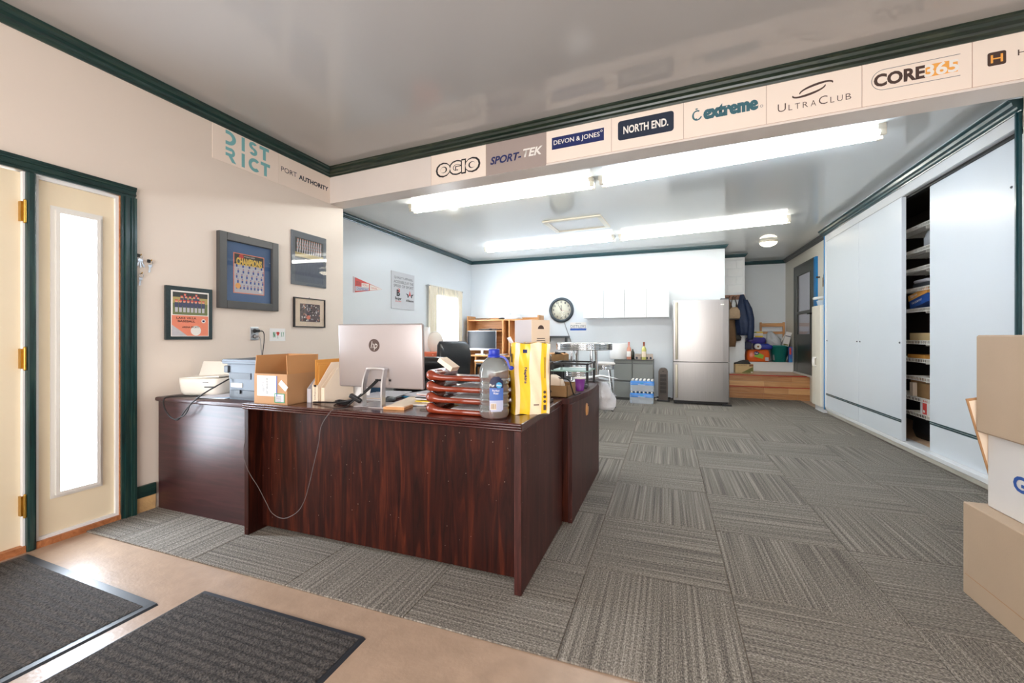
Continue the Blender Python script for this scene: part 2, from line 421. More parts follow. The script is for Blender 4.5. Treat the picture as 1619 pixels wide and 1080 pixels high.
def thing(name, label, cat, loc=(0, 0, 0), rz=0.0, group=None):
    o = bpy.data.objects.new(name, None); COL.objects.link(o); o.empty_display_size = 0.05
    o.location = loc; o.rotation_euler = (0, 0, R(rz)); o['label'] = label; o['category'] = cat
    if group: o['group'] = group
    return o
def struct(o, label=None):
    o['kind'] = 'structure'
    if label: o['label'] = label
    return o
def sroot(name, loc=(0, 0, 0), rz=0, label=None):
    o = bpy.data.objects.new(name, None); COL.objects.link(o); o.location = loc; o.rotation_euler = (0, 0, R(rz))
    return struct(o, label)
def tag(o, label, cat, group=None):
    o['label'] = label; o['category'] = cat
    if group: o['group'] = group
    return o
def copy_tree(o, parent=None):
    c = o.copy(); COL.objects.link(c); c.parent = parent
    for ch in list(o.children): copy_tree(ch, c)
    return c
def B(name, m, parent, x0, x1, y0, y1, z0, z1, bev=0, seg=2):
    return MB().box(x0, x1, y0, y1, z0, z1, bev=bev, seg=seg).build(name, m, parent)
def text(name, body, parent, m, x, z, w, h, y=-0.004, off=0.0, shear=0.0, rot=None, extr=0.0006):
    cv = bpy.data.curves.new('t', 'FONT'); cv.body = body; cv.offset = off; cv.shear = shear; cv.extrude = 0.0; cv.resolution_u = 3
    o = bpy.data.objects.new('t', cv)
    me0 = o.to_mesh(); me = me0.copy(); o.to_mesh_clear(); bpy.data.objects.remove(o); bpy.data.curves.remove(cv)
    xs = [v.co.x for v in me.vertices]; ys = [v.co.y for v in me.vertices]
    x0, x1, y0, y1 = min(xs), max(xs), min(ys), max(ys)
    for v in me.vertices:
        v.co = ((v.co.x-(x0+x1)/2)/(x1-x0)*w, 0, (v.co.y-(y0+y1)/2)/(y1-y0)*h)
    me.name = name; me.materials.clear(); me.materials.append(MATS[m])
    ob = link(name, me, parent, (x, y, z))
    if rot: ob.rotation_euler = (0, R(rot), 0)
    return ob
def disc(mb, cx, cz, r, y, mi=0, n=14, rz=None):
    rz = rz or r
    mb.add([(cx+r*math.cos(2*PI*i/n), y, cz+rz*math.sin(2*PI*i/n)) for i in range(n)], [list(range(n))], mi)
def quad(mb, x0, x1, z0, z1, y, mi=0):
    mb.add([(x0, y, z0), (x1, y, z0), (x1, y, z1), (x0, y, z1)], [(0, 1, 2, 3)], mi)
def ringflat(mb, cx, cz, r0, r1, y, a0=0, a1=360, mi=0, n=18, sx=1.0):
    v = []; f = []
    for i in range(n+1):
        a = R(a0+(a1-a0)*i/n)
        v += [(cx+sx*r0*math.cos(a), y, cz+r0*math.sin(a)), (cx+sx*r1*math.cos(a), y, cz+r1*math.sin(a))]
    for i in range(n): f.append((2*i, 2*i+1, 2*i+3, 2*i+2))
    mb.add(v, f, mi)
def rrect(mb, x0, x1, z0, z1, r, y, mi=0, n=5):
    v = []
    for cx, cz, a in ((x1-r, z1-r, 0), (x0+r, z1-r, 90), (x0+r, z0+r, 180), (x1-r, z0+r, 270)):
        for i in range(n+1):
            t = R(a+90*i/n); v.append((cx+r*math.cos(t), y, cz+r*math.sin(t)))
    mb.add(v, [list(range(len(v)))], mi)

# ================================================================== STRUCTURE
XL, XB, YB, ZF, ZB = -3.07, -3.855, 8.0, 2.72, 2.665
XC, XD = 2.11, 2.28
SK = math.tan(R(-3.99))
def beamY(x): return 3.223 + (x-XL)*SK

fl = MB()
fl.box(-4.0, 2.93, -2.2, 10.15, -0.12, 0.0)
floor = struct(fl.build('floor', 'concrete'), 'bare concrete floor strip with grey carpet tiles beyond')
struct(MB().box(-9, -4.02, -4, 12, -0.3, -0.14).build('floor_outside', 'outdoor_ground'), 'pale ground outside the door')

# carpet tiles, each a piece of the floor
T = 0.61; X0 = -0.352; Y0 = 2.0
TM = {}
def tile(i, j):
    x0, x1, y0, y1 = X0+i*T, X0+(i+1)*T, Y0+j*T, Y0+(j+1)*T
    cx, cy = (x0+x1)/2, (y0+y1)/2
    xm = XL+0.002 if y1 < 3.5 else XB+0.002
    cx0, cx1 = max(x0, xm), min(x1, 2.14); cy0, cy1 = max(y0, 1.39), min(y1, 8.425)
    if x0 > 0.9: pass
    if cy0 > 7.2 and x1 <= 0.95: cy1 = min(cy1, 7.995)
    if cx1-cx0 < 0.03 or cy1-cy0 < 0.03: return
    rot = (i+j) % 2 == 0
    g = 0.0012
    a = [cx0-cx+g, cx1-cx-g, cy0-cy+g, cy1-cy-g]
    if rot: a = [a[2], a[3], -a[1], -a[0]]      # local frame turned by 90 degrees
    key = tuple(round(v, 3) for v in a)
    if key not in TM:
        TM[key] = MB().box(a[0], a[1], a[2], a[3], 0.0005, 0.008, bev=0.002, seg=1).mesh('carpet_tile', 'carpet')
    link('carpet_tile', TM[key], floor, (cx, cy, 0), (0, 0, R(90) if rot else 0))
for i in range(-6, 5):
    for j in range(-1, 11):
        tile(i, j)

def wallboxes(name, m, boxes, label=None):
    mb = MB()
    for b in boxes: mb.box(*b)
    return struct(mb.build(name, m), label)
wallboxes('wall_left', 'wall_front', [(XL-0.15, XL, -2.2, 0.2, 0, 2.85), (XL-0.15, XL, 0.2, 1.56, 1.945, 2.85), (XL-0.15, XL, 1.56, 3.40, 0, 2.85), (-4.0, XL-0.15, 3.25, 3.40, 0, 2.85)], 'warm white wall beside the entry door')
wallboxes('wall_left_rear', 'wall_back', [(-4.0, XB, 3.40, 6.46, 0, 2.85), (-4.0, XB, 7.30, 8.15, 0, 2.85), (-4.0, XB, 6.46, 7.30, 0, 0.72), (-4.0, XB, 6.46, 7.30, 1.86, 2.85)], 'white side wall of the rear room')
wallboxes('wall_back', 'wall_back', [(XB, 0.933, YB, 8.15, 0, 2.85), (0.783, 0.933, 8.15, 9.0, 0, 2.85)], 'bright white rear wall')
wallboxes('wall_alcove', 'wall_back', [(0.783, 1.385, 9.0, 10.15, 0, 2.85), (1.385, 2.43, 10.0, 10.15, 0, 2.85)], 'pale wall of the entry alcove')
wallboxes('wall_right_rear', 'wall_cream', [(XD, 2.43, 7.30, 10.0, 0, 2.85), (XD, 2.93, 7.185, 7.30, 0, 2.85)], 'cream wall around the dark storm door')
wallboxes('wall_right', 'wall_front', [(XC, 2.26, -2.2, 3.40, 0, 2.85), (XC, 2.93, 3.40, 3.60, 0, 2.85), (2.80, 2.93, 3.60, 7.185, 0, 2.85)], 'wall at the end of the sliding door closet')
wallboxes('wall_front', 'wall_front', [(-3.22, -2.4, -2.2, -2.05, 0, 2.85), (1.4, 2.26, -2.2, -2.05, 0, 2.85), (-2.4, 1.4, -2.2, -2.05, 0, 0.6), (-2.4, 1.4, -2.2, -2.05, 2.25, 2.85)], 'front wall behind the viewer')
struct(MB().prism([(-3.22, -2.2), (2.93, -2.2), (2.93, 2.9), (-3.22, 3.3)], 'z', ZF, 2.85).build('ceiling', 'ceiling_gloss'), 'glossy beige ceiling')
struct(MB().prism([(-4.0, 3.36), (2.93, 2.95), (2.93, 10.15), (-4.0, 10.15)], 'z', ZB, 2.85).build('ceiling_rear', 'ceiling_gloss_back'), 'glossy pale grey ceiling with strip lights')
struct(MB().prism([(XL-0.01, beamY(XL-0.01)), (XC+0.02, beamY(XC+0.02)), (XC+0.02, beamY(XC)+0.181), (XL-0.01, beamY(XL)+0.181)], 'z', 2.39, 2.84).build('ceiling_beam', 'beam_paint'), 'dropped beam carrying a row of printed panels')

# ---- crown mouldings
PROF = [(0, 0), (.062, 0), (.062, -.012), (.050, -.018), (.046, -.034), (.030, -.046), (.026, -.058), (.012, -.066), (.010, -.078), (0, -.078)]
def moulding(name, a, b, nrm, ztop, m, k=1.0, ext0=0.0, ext1=0.0, prof=PROF):
    a = Vector((a[0], a[1], 0)); b = Vector((b[0], b[1], 0)); n = Vector((nrm[0], nrm[1], 0)).normalized()
    d = (b-a).normalized()
    mb = MB(); v = []
    for p, e, sg in ((a, ext0, -1), (b, ext1, 1)):
        for o, z in prof:
            q = p+n*(o*k)+d*(sg*e*o*k); v.append((q.x, q.y, ztop+z*k))
    c = len(prof)
    mb.add(v, [(i, (i+1) % c, c+(i+1) % c, c+i) for i in range(c)]+[list(range(c)), list(range(2*c-1, c-1, -1))])
    return struct(mb.build(name, m), 'dark green stained moulding')
bn = Vector((SK, -1, 0)).normalized()
moulding('trim_1', (XL, -2.05), (XL, 3.223), (1, 0), ZF, 'green_stain', ext1=-1)
moulding('trim_2', (XL, beamY(XL)), (XC, beamY(XC)), bn, ZF, 'green_stain_x', ext0=-1)
moulding('trim_3', (XB, 3.41), (XB, YB), (1, 0), ZB, 'green_dark', 0.8, ext1=-1)
moulding('trim_4', (XB, YB), (0.933, YB), (0, -1), ZB, 'green_dark', 0.8, ext0=-1, ext1=1)
moulding('trim_5', (0.933, YB), (0.933, 9.0), (1, 0), ZB, 'green_dark', 0.8, ext0=1, ext1=-1)
moulding('trim_6', (0.933, 9.0), (1.385, 9.0), (0, -1), ZB, 'green_dark', 0.8, ext0=-1, ext1=1)
moulding('trim_7', (1.385, 9.0), (1.385, 10.0), (1, 0), ZB, 'green_dark', 0.8, ext0=1, ext1=-1)
moulding('trim_8', (1.385, 10.0), (XD, 10.0), (0, -1), ZB, 'green_dark', 0.9, ext0=-1, ext1=-1)
moulding('trim_9', (XD, 7.19), (XD, 10.0), (-1, 0), ZB, 'frame_grey', 0.9, ext1=-1)
MATS['frame_grey']
# crown round the near corner of the right wall
moulding('trim_10', (XC, -2.05), (XC, 2.8), (-1, 0), ZF, 'green_stain', 1.0)

# ---- entry door unit in the left wall (local x = along wall, -y = into the room)
def wallroot(y, z=0): return (XL, y, z)
d1 = sroot('door_1', (XL, 0, 0), 90, 'cream flush entry door with brass hinges')
B('slab', 'cream_door', d1, 0.26, 1.146, 0.02, 0.06, 0.035, 1.936)
for z in (1.736, 0.987, 0.238):
    h = MB(); h.cyl((1.151, -0.012, z-0.055), (1.151, -0.012, z+0.055), 0.006, n=10)
    h.box(1.139, 1.15, -0.004, 0.022, z-0.05, z+0.05)
    for q in (-0.055, 0.055): h.ball((1.151, -0.012, z+q), 0.0065, 8, 5)
    h.build('hinge', 'brass', d1)
B('door_stop', 'white_paint', d1, 1.147, 1.156, 0.0, 0.08, 0.0, 1.94)
B('threshold', 'sill_wood', d1, 0.2, 1.155, -0.012, 0.13, 0.0, 0.034)
w1 = sroot('window_1', (XL, 0, 0), 90, 'narrow glazed side panel beside the entry door')
pm = MB()
pm.box(1.195, 1.285, 0.02, 0.06, 0.036, 1.936); pm.box(1.445, 1.545, 0.02, 0.06, 0.036, 1.936)
pm.box(1.285, 1.445, 0.02, 0.06, 0.036, 0.262); pm.box(1.285, 1.445, 0.02, 0.06, 1.766, 1.936)
pm.build('panel', 'cream_door', w1)
fr = MB()
for a in (0.0, 1.0):
    x0, x1, z0, z1, y = (1.256, 1.476, 0.232, 1.800, 0.012) if a == 0 else (1.272, 1.460, 0.248, 1.782, -0.004)
    x2, x3, z2, z3 = 1.288, 1.443, 0.265, 1.764
    y1_ = y+0.016
    fr.box(x0, x2, y, y1_, z0, z1); fr.box(x3, x1, y, y1_, z0, z1); fr.box(x2, x3, y, y1_, z0, z2); fr.box(x2, x3, y, y1_, z3, z1)
fr.build('frame', 'vinyl_white', w1)
B('pane', 'pane', w1, 1.284, 1.447, 0.030, 0.034, 0.26, 1.768)
bd = MB()
for x0, x1 in ((1.193, 1.207), (1.533, 1.549)): bd.box(x0, x1, 0.004, 0.024, 0.034, 1.938)
bd.box(1.207, 1.533, 0.004, 0.024, 1.922, 1.938); bd.box(1.207, 1.533, 0.004, 0.024, 0.034, 0.05)
bd.build('bead', 'white_paint', w1)
B('threshold', 'sill_wood', w1, 1.19, 1.555, -0.012, 0.13, 0.0, 0.034)
B('jamb', 'sill_wood', w1, 1.5485, 1.558, -0.006, 0.1, 0.034, 1.94)
def casing(name, z0, z1, x0, x1, vert, m):
    mb = MB()
    if vert:
        w_ = x1-x0
        for k, (a, b, t) in enumerate(((0, .22, .016), (.22, .36, .024), (.36, .64, .019), (.64, .8, .026), (.8, 1, .03))):
            mb.box(XL, XL+t, x0+a*w_, x0+b*w_, z0, z1)
    else:
        w_ = z1-z0
        for k, (a, b, t) in enumerate(((0, .22, .016), (.22, .36, .024), (.36, .64, .019), (.64, .8, .026), (.8, 1, .03))):
            mb.box(XL, XL+t, x0, x1+(a-1)*0.07*0 , z0+a*w_, z0+b*w_)
    return struct(mb.build(name, m), 'green stained door casing')
casing('trim_11', 0.0, 1.942, 1.552, 1.624, True, 'green_stain_v')
casing('trim_12', 1.942, 2.008, 0.1, 1.624, False, 'green_stain')
struct(MB().box(XL-0.1, XL+0.02, 1.157, 1.192, 0.0, 1.942, bev=0.008).build('trim_13', 'green_stain_v'), 'green stained post between door and side panel')
bb = MB(); bb.box(XL, XL+0.02, 1.626, 1.735, 0.10, 0.172, bev=0.004)
struct(bb.build('baseboard_left', 'green_stain'), 'short green baseboard beside the door casing')
fb = MB().box(XL, XL+0.012, 1.63, 1.735, 0.0, 0.098).jitter(0.003, 20)
struct(fb.build('trim_14', 'foundation'), 'flaking tan foundation strip under the baseboard')

# ---- rear window
w2 = sroot('window_2', (XB, 0, 0), 90, 'daylit window in the rear side wall')
f2 = MB(); f2.box(6.46, 6.50, 0.02, 0.10, 0.72, 1.86); f2.box(7.26, 7.30, 0.02, 0.10, 0.72, 1.86); f2.box(6.5, 7.26, 0.02, 0.10, 0.72, 0.76); f2.box(6.5, 7.26, 0.02, 0.10, 1.82, 1.86); f2.box(6.5, 7.26, 0.04, 0.08, 1.27, 1.31)
f2.build('frame', 'white_paint', w2)
B('pane', 'pane', w2, 6.5, 7.26, 0.058, 0.062, 0.76, 1.27); B('pane', 'pane', w2, 6.5, 7.26, 0.058, 0.062, 1.31, 1.82)
B('sill', 'white_paint', w2, 6.42, 7.34, -0.05, 0.02, 0.69, 0.72)

# ---- unseen front window, added to let light in behind the viewer
w3 = sroot('window_added', (0, -2.1, 0), 0, 'unseen window added behind the viewer to let light in')
f3 = MB()
for x in (-2.4, -1.15, 0.1, 1.35): f3.box(x, x+0.05, -0.03, 0.03, 0.6, 2.25)
f3.box(-2.35, 1.35, -0.03, 0.03, 0.6, 0.65); f3.box(-2.35, 1.35, -0.03, 0.03, 2.2, 2.25)
f3.build('frame', 'white_paint', w3)

# ---- ceiling hatch
hx = thing('attic_hatch', 'white framed attic hatch set in the rear ceiling', 'hatch', (-1.17, 5.79, ZB), -4)
hm = MB()
for x0, x1, y0, y1 in ((-.40, .40, -.32, -.26), (-.40, .40, .26, .32), (-.40, -.34, -.26, .26), (.34, .40, -.26, .26)): hm.box(x0, x1, y0, y1, -0.022, 0, bev=0.006)
hm.build('frame', 'ivory', hx); B('panel', 'white_gloss', hx, -.34, .34, -.26, .26, -0.006, 0)

# ---- alcove platform with plank faced risers
stp = sroot('floor_platform', (0, 0, 0), 0, 'two step wooden platform below the storm door')
B('core', 'plank_mid', stp, 0.935, XD, 8.46, 9.995, 0.0, 0.40)
PK = ['plank_light', 'plank_mid', 'plank_dark']
random.seed(5)
def planks(z0, z1, y0, y1, x0, x1, vertical=True):
    x = x0
    while x < x1-0.01:
        L_ = min(random.uniform(0.35, 0.8), x1-x)
        if x1-(x+L_) < 0.15: L_ = x1-x
        B('plank', random.choice(PK), stp, x+0.0008, x+L_-0.0008, y0, y1, z0+0.0008, z1-0.0008)
        x += L_
planks(0.002, 0.105, 8.435, 8.46, 0.96, XD); planks(0.105, 0.207, 8.435, 8.46, 0.96, XD)
planks(0.222, 0.312, 8.443, 8.46, 0.96, XD); planks(0.312, 0.402, 8.443, 8.46, 0.96, XD)
for k in range(8):
    y0 = 8.45+k*0.19
    planks(0.40, 0.418, y0, min(y0+0.19, 9.995), 0.96 if y0+.19 < 9.0 else 1.39, XD, False)
B('nosing', 'red_nosing', stp, 0.95, XD, 8.425, 8.452, 0.408, 0.424, 0.004); B('nosing', 'red_nosing', stp, 0.95, XD, 8.425, 8.46, 0.207, 0.220, 0.004)
bx_ = sroot('floor_ledge', (0, 0, 0), 0, 'white ledge at the back of the platform')
B('body', 'white_paint', bx_, 1.388, XD-0.002, 9.42, 9.998, 0.4185, 0.586); B('cap', 'white_gloss', bx_, 1.388, XD-0.002, 9.40, 9.998, 0.586, 0.60)
# block panels on the alcove column
colm = sroot('wall_column', (0.94, 9.0, 0), 0, 'white block panelled column')
random.seed(3)
for r in range(7):
    z0 = 1.93+r*0.155; z1 = min(z0+0.153, 2.6); xs = [0, 0.31, 0.42] if r % 2 else [0, 0.16, 0.42]
    if z1-z0 < 0.02: continue
    for a, b in zip(xs, xs[1:]): B('block', 'white_paint', colm, a+0.001, b-0.001, -0.008, 0.0, z0+0.001, z1-0.001, 0.003, 1)
B('corner_strip', 'white_paint', colm, 0.422, 0.447, -0.01, 0.0, 0.42, 2.6)
B('lower_board', 'white_paint', colm, 0.17, 0.42, -0.012, 0.0, 0.42, 1.75); B('lower_board', 'panel_brown', colm, 0.03, 0.165, -0.02, 0.0, 0.42, 1.0)

# ---- storm door in the right wall of the alcove (local x = towards the viewer, -y = into the room)
sd = sroot('door_2', (XD, 9.234, 0.42), -90, 'dark storm door with curtained glass')
fm = MB(); W_, H_ = 1.10, 1.94
fm.box(0, .16, -.03, 0, .03, H_); fm.box(W_-.16, W_, -.03, 0, .03, H_); fm.box(.16, W_-.16, -.03, 0, H_-.16, H_); fm.box(.16, W_-.16, -.03, 0, .62, .72); fm.box(.16, W_-.16, -.034, 0, 1.08, 1.13)
fm.build('frame', 'storm_door', sd)
B('kick_panel', 'storm_dark', sd, .10, W_-.10, -.026, 0, .03, .62)
B('curtain', 'door_curtain', sd, .16, W_-.16, -.006, -.002, .72, H_-.16)
B('pane', 'picture_glass', sd, .16, W_-.16, -.018, -.014, .72, 1.08); B('pane', 'picture_glass', sd, .16, W_-.16, -.018, -.014, 1.13, H_-.16)
ib = MB()
for x0, x1, z0, z1 in ((.155, .185, .72, H_-.16), (W_-.185, W_-.155, .72, H_-.16)): ib.box(x0, x1, -.036, -.03, z0, z1)
ib.build('bead', 'storm_dark', sd)
hb = MB(); hb.cyl((W_-.07, -.03, 1.06), (W_-.07, -.07, 1.06), .014, n=10); hb.box(W_-.15, W_-.06, -.085, -.07, 1.048, 1.072, bev=.004)
hb.build('handle', 'black_plastic', sd)
B('sill', 'vinyl_white', sd, -.02, W_+.02, -.05, 0, 0, .03)
B('casing', 'storm_door', sd, -.03, 0, -.035, 0, 0, H_+.03); B('casing', 'storm_door', sd, -.03, W_, -.035, 0, H_, H_+.03)
B('casing', 'blue_casing', sd, W_, W_+.10, -.03, 0, 0, H_+.03)
hk = MB(); hk.cyl((W_+.19, 0, 1.62), (W_+.19, -.03, 1.62), .012, n=8); hk.ball((W_+.19, -.035, 1.62), .017, 8, 6)
tag(hk.build('door_knob_hook', 'strap_dark', None, (XD, 9.234, 0.42), (0, 0, R(-90))), 'small dark round knob on wall beside blue casing', 'hook')

# ================================================================== LIGHT FIXTURES
def strip_light(name, a, b, label, glow):
    a = Vector(a); b = Vector(b); d = b-a; L_ = d.length; ang = math.degrees(math.atan2(d.y, d.x))
    t = thing(name, label, 'light', (a.x, a.y, ZB), ang, 'fluorescent strip lights of the rear room')
    MB().prism([(-.06, 0), (-.055, -.012), (-.028, -.042), (.028, -.042), (.055, -.012), (.06, 0)], 'x', 0.01, L_-0.01).build('housing', 'white_gloss', t)
    for y in (-.045, .045):
        MB().cyl((0.05, y, -.062), (L_-0.05, y, -.062), .0165, n=12).build('tube', glow, t)
    for x in (0.012, L_-0.052):
        mb = MB()
        for y in (-.045, .045): mb.box(x, x+.04, y-.014, y+.014, -.085, -.02, bev=.004); 
        mb.box(x-.01, x+.035, -.062, .062, -.045, 0)
        mb.build('socket', 'ivory', t)
    return t
strip_light('strip_light', (-2.87, 4.31), (-0.66, 4.20), 'lit fluorescent strip nearest the beam, on the side towards the pennant', 'tube_glow_warm')
strip_light('strip_light', (-0.62, 4.198), (1.53, 3.88), 'lit fluorescent strip nearest the beam, on the side towards the closet', 'tube_glow')
strip_light('strip_light', (-3.0, 6.80), (-0.74, 6.67), 'lit fluorescent strip above the clock, beyond the ceiling hatch', 'tube_glow')
strip_light('strip_light', (-0.69, 6.665), (1.52, 6.37), 'lit fluorescent strip above the refrigerator', 'tube_glow_warm')
dm = thing('dome_light', 'small round flush dome light over the alcove entrance', 'light', (1.56, 7.9, ZB))
MB().lathe([(.13, 0), (.135, -.02), (.125, -.035)], n=28).build('base', 'ivory', dm)
MB().lathe([(.125, -.035), (.12, -.05), (.09, -.075), (.05, -.09), (.001, -.095)], n=28).build('shade', 'dome_glass', dm)
# unseen ceiling lamp behind the viewer, assumed and added to light the front room
fl_ = thing('lamp_assumed', 'assumed warm flush ceiling lamp, unseen, added to light the front room', 'light', (-0.6, -0.9, ZF))
MB().lathe([(.22, 0), (.225, -.02), (.21, -.03)], n=28).build('base', 'ivory', fl_)
MB().lathe([(.21, -.03), (.19, -.07), (.12, -.11), (.001, -.125)], n=28).build('shade', 'assumed_lamp_glow', fl_)

# ================================================================== SIGN PANELS
def sign(name, label, root, rz, x0, x1, z0, z1, m='sign_white'):
    # root: world xy of local x=0 ; local x to the right, -y out of the wall
    c, s_ = math.cos(R(rz)), math.sin(R(rz))
    t = thing(name, label, 'sign', (root[0]+c*x0, root[1]+s_*x0, z0), rz, 'printed panels under the ceiling moulding')
    B('panel', m, t, 0, x1-x0, -.003, 0, 0, z1-z0)
    return t, x1-x0, z1-z0
LR = (XL, 0.0)
t, W_, H_ = sign('sign_panel', 'pale panel with large teal two-line lettering on the door-side wall', LR, 90, 2.097, 2.644, 2.389, 2.655)
mb = MB(); lw = .026
ZT, ZM = .168, .032    # letter row bases (second row lower)
for zb, row in ((.140, 'DIST'), (.016, 'RICT')):
    hh = .105
    x = .115
    for ch in row:
        if ch == 'D':
            ringflat(mb, x, zb+hh/2, hh/2-lw, hh/2, -.0036, -90, 90, sx=1.15); quad(mb, x-.02, x+.01, zb, zb+lw, -.0037); quad(mb, x-.02, x+.01, zb+hh-lw, zb+hh, -.0037); x += .105
        if ch == 'R':
            ringflat(mb, x+.02, zb+hh-.031, .031-lw*.9+.004, .033, -.0036, -90, 90); quad(mb, x-.02, x+.022, zb+hh-lw*.9, zb+hh, -.0037); quad(mb, x-.02, x+.022, zb+hh-.064, zb+hh-.064+lw*.85, -.0037)
            mb.add([(x+.0, -.0037, zb+.045), (x+.03, -.0037, zb+.045), (x+.062, -.0037, zb), (x+.03, -.0037, zb)], [(0, 1, 2, 3)]); x += .105
        if ch == 'I': quad(mb, x, x+lw, zb, zb+hh, -.0036); x += .062
        if ch == 'S':
            r = .0305
            ringflat(mb, x+.035, zb+hh-r, r-lw*.85, r, -.0036, 30, 270, sx=1.15); ringflat(mb, x+.035, zb+r, r-lw*.85, r, -.0037, -150, 90, sx=1.15); x += .09
        if ch == 'C': ringflat(mb, x+.048, zb+hh/2, hh/2-lw, hh/2, -.0036, 45, 315); x += .10
        if ch == 'T': quad(mb, x, x+.085, zb+hh-lw, zb+hh, -.0036); quad(mb, x+.03, x+.03+lw, zb, zb+hh-lw, -.0037); x += .1
mb.build('lettering', 'sign_teal', t)
t, W_, H_ = sign('sign_panel', 'pale panel with slim black one-line lettering beside the wall corner', LR, 90, 2.646, 3.222, 2.389, 2.655)
text('lettering', 'PORT', t, 'navy_dark', .105, .135, .16, .042)
text('lettering', 'AUTHORITY', t, 'navy_dark', .38, .130, .345, .042, off=.03)

BR = (XL, beamY(XL))
def bs(label, X0_, X1_, z0=2.402, z1=2.65, m='sign_white'):
    c = math.cos(R(-3.99))
    t, w_, h_ = sign('sign_panel', label, BR, -3.99, (X0_-XL)/c+.001, (X1_-XL)/c-.001, z0, z1, m)
    mb = MB(); quad(mb, 0, .0018, 0, h_, -.0034); mb.build('edge_line', 'ink_line', t)
    if z0 > 2.4: mb = MB(); quad(mb, 0, w_, .001, .0028, -.0034); mb.build('edge_line', 'ink_line', t)
    return t, w_, h_
t, W_, H_ = bs('white beam panel with black outlined rounded block lettering', -1.892, -1.363, 2.391)
text('lettering', 'OGIO', t, 'ink_black', W_*.5, .112, .43, .125, y=-.0034, off=.095); text('lettering', 'OGIO', t, 'sign_white', W_*.5, .112, .395, .10, y=-.0042, off=.045)
t, W_, H_ = bs('grey beam panel with blue and white slanted lettering', -1.363, -.853, 2.391, m='sign_grey')
text('lettering', 'SPORT-', t, 'navy', W_*.34, .11, .27, .062, shear=.25, off=.03)
text('lettering', 'TEK', t, 'ink_white', W_*.79, .123, .16, .064, shear=.25, off=.03)
t, W_, H_ = bs('white beam panel with narrow blue bar and thin white lettering', -.853, -.367)
mb = MB(); quad(mb, .045, .435, .095, .185, -.0036); mb.build('bar', 'navy', t)
text('lettering', 'DEVON & JONES', t, 'ink_white', .232, .140, .345, .044, y=-.0042, off=.01); mb = MB(); ringflat(mb, .417, .165, .005, .008, -.0042); mb.build('mark', 'ink_white', t)
t, W_, H_ = bs('white beam panel with dark rounded plate and bold white lettering', -.367, .103)
mb = MB(); rrect(mb, .045, .412, .07, .205, .02, -.0036); mb.build('plate', 'navy_dark', t)
text('lettering', 'NORTH END.', t, 'ink_white', .23, .137, .295, .055, y=-.0042, off=.03)
t, W_, H_ = bs('white beam panel with bold teal lower-case lettering and ring emblem', .103, .574)
text('lettering', 'extreme', t, 'ink_teal', .275, .145, .31, .085, off=.07)
mb = MB(); ringflat(mb, .083, .14, .025, .034, -.0036, 60, 340, sx=.9); ringflat(mb, .075, .142, .022, .030, -.0038, 130, 300, sx=.5); disc(mb, .08, .182, .008, -.0037, rz=.004); mb.build('emblem', 'ink_teal', t)
mb = MB(); ringflat(mb, .447, .12, .006, .008, -.0036); mb.build('mark', 'ink_grey', t)
t, W_, H_ = bs('white beam panel with brown swoosh emblem over spaced lettering', .574, 1.042)
x = .06
for ch, big in zip('ULTRACLUB', (1, 0, 0, 0, 0, 1, 0, 0, 0)):
    w_ = .042 if big else .026
    if ch == 'L': w_ = .019
    text('lettering', ch, t, 'ink_brown', x+w_/2, .062+(.023 if big else .016), w_, .048 if big else .034, off=-.008); x += w_+.0135
mb = MB(); n = 22
for cx, cz, a, b, w0, ph in ((.235, .16, .085, .026, .014, 0), (.235, .16, .085, .026, .014, PI)):
    v = []; f = []
    for i in range(n+1):
        u = i/n; an = ph+u*PI*1.15-.3; wd = w0*math.sin(PI*u)**.8+.001
        px, pz = a*math.cos(an), b*math.sin(an); px2, pz2 = (a-wd*1.6)*math.cos(an), (b-wd*.9)*math.sin(an)
        k = R(12)
        for qx, qz in ((px, pz), (px2, pz2)): v.append((cx+qx*math.cos(k)-qz*math.sin(k)+(.018 if ph == 0 else -.018), -.0036, cz+qx*math.sin(k)+qz*math.cos(k)+(.006 if ph == 0 else -.006)))
    for i in range(n): f.append((2*i, 2*i+1, 2*i+3, 2*i+2))
    mb.add(v, f)
mb.build('emblem', 'ink_brown', t)
t, W_, H_ = bs('white beam panel with dark and orange lettering inside a pill outline', 1.042, 1.502)
text('lettering', 'CORE', t, 'ink_brown', .163, .135, .22, .072, off=.04); 
mb = MB(); quad(mb, .275, .405, .102, .168, -.0036); mb.build('block', 'ink_orange', t)
text('lettering', '365', t, 'ink_white', .34, .136, .14, .068, y=-.0042, off=.03)
mb = MB(); quad(mb, .10, .415, .190, .193, -.0036); quad(mb, .10, .415, .077, .080, -.0036); ringflat(mb, .10, .135, .055, .058, -.0036, 90, 270); mb.build('outline', 'ink_grey', t)
t, W_, H_ = bs('white beam panel with brown square emblem holding an orange letter', 1.502, 1.97)
mb = MB(); rrect(mb, .058, .128, .095, .165, .01, -.0036); mb.build('plate', 'ink_brown', t)
text('lettering', 'H', t, 'ink_orange', .093, .130, .046, .042, y=-.0042, off=.01); text('lettering', 'HARRITON', t, 'ink_brown', .305, .138, .27, .03)
ln = MB()
for X_ in (-.853, -.367, .103, .574, 1.042, 1.502): 
    pass
ln.bm.free()

# ================================================================== THINGS ON THE DOOR-SIDE WALL  (local x along wall, -y out)
def onwall(name, label, cat, y, z, group=None): return thing(name, label, cat, (XL, y, z), 90, group)
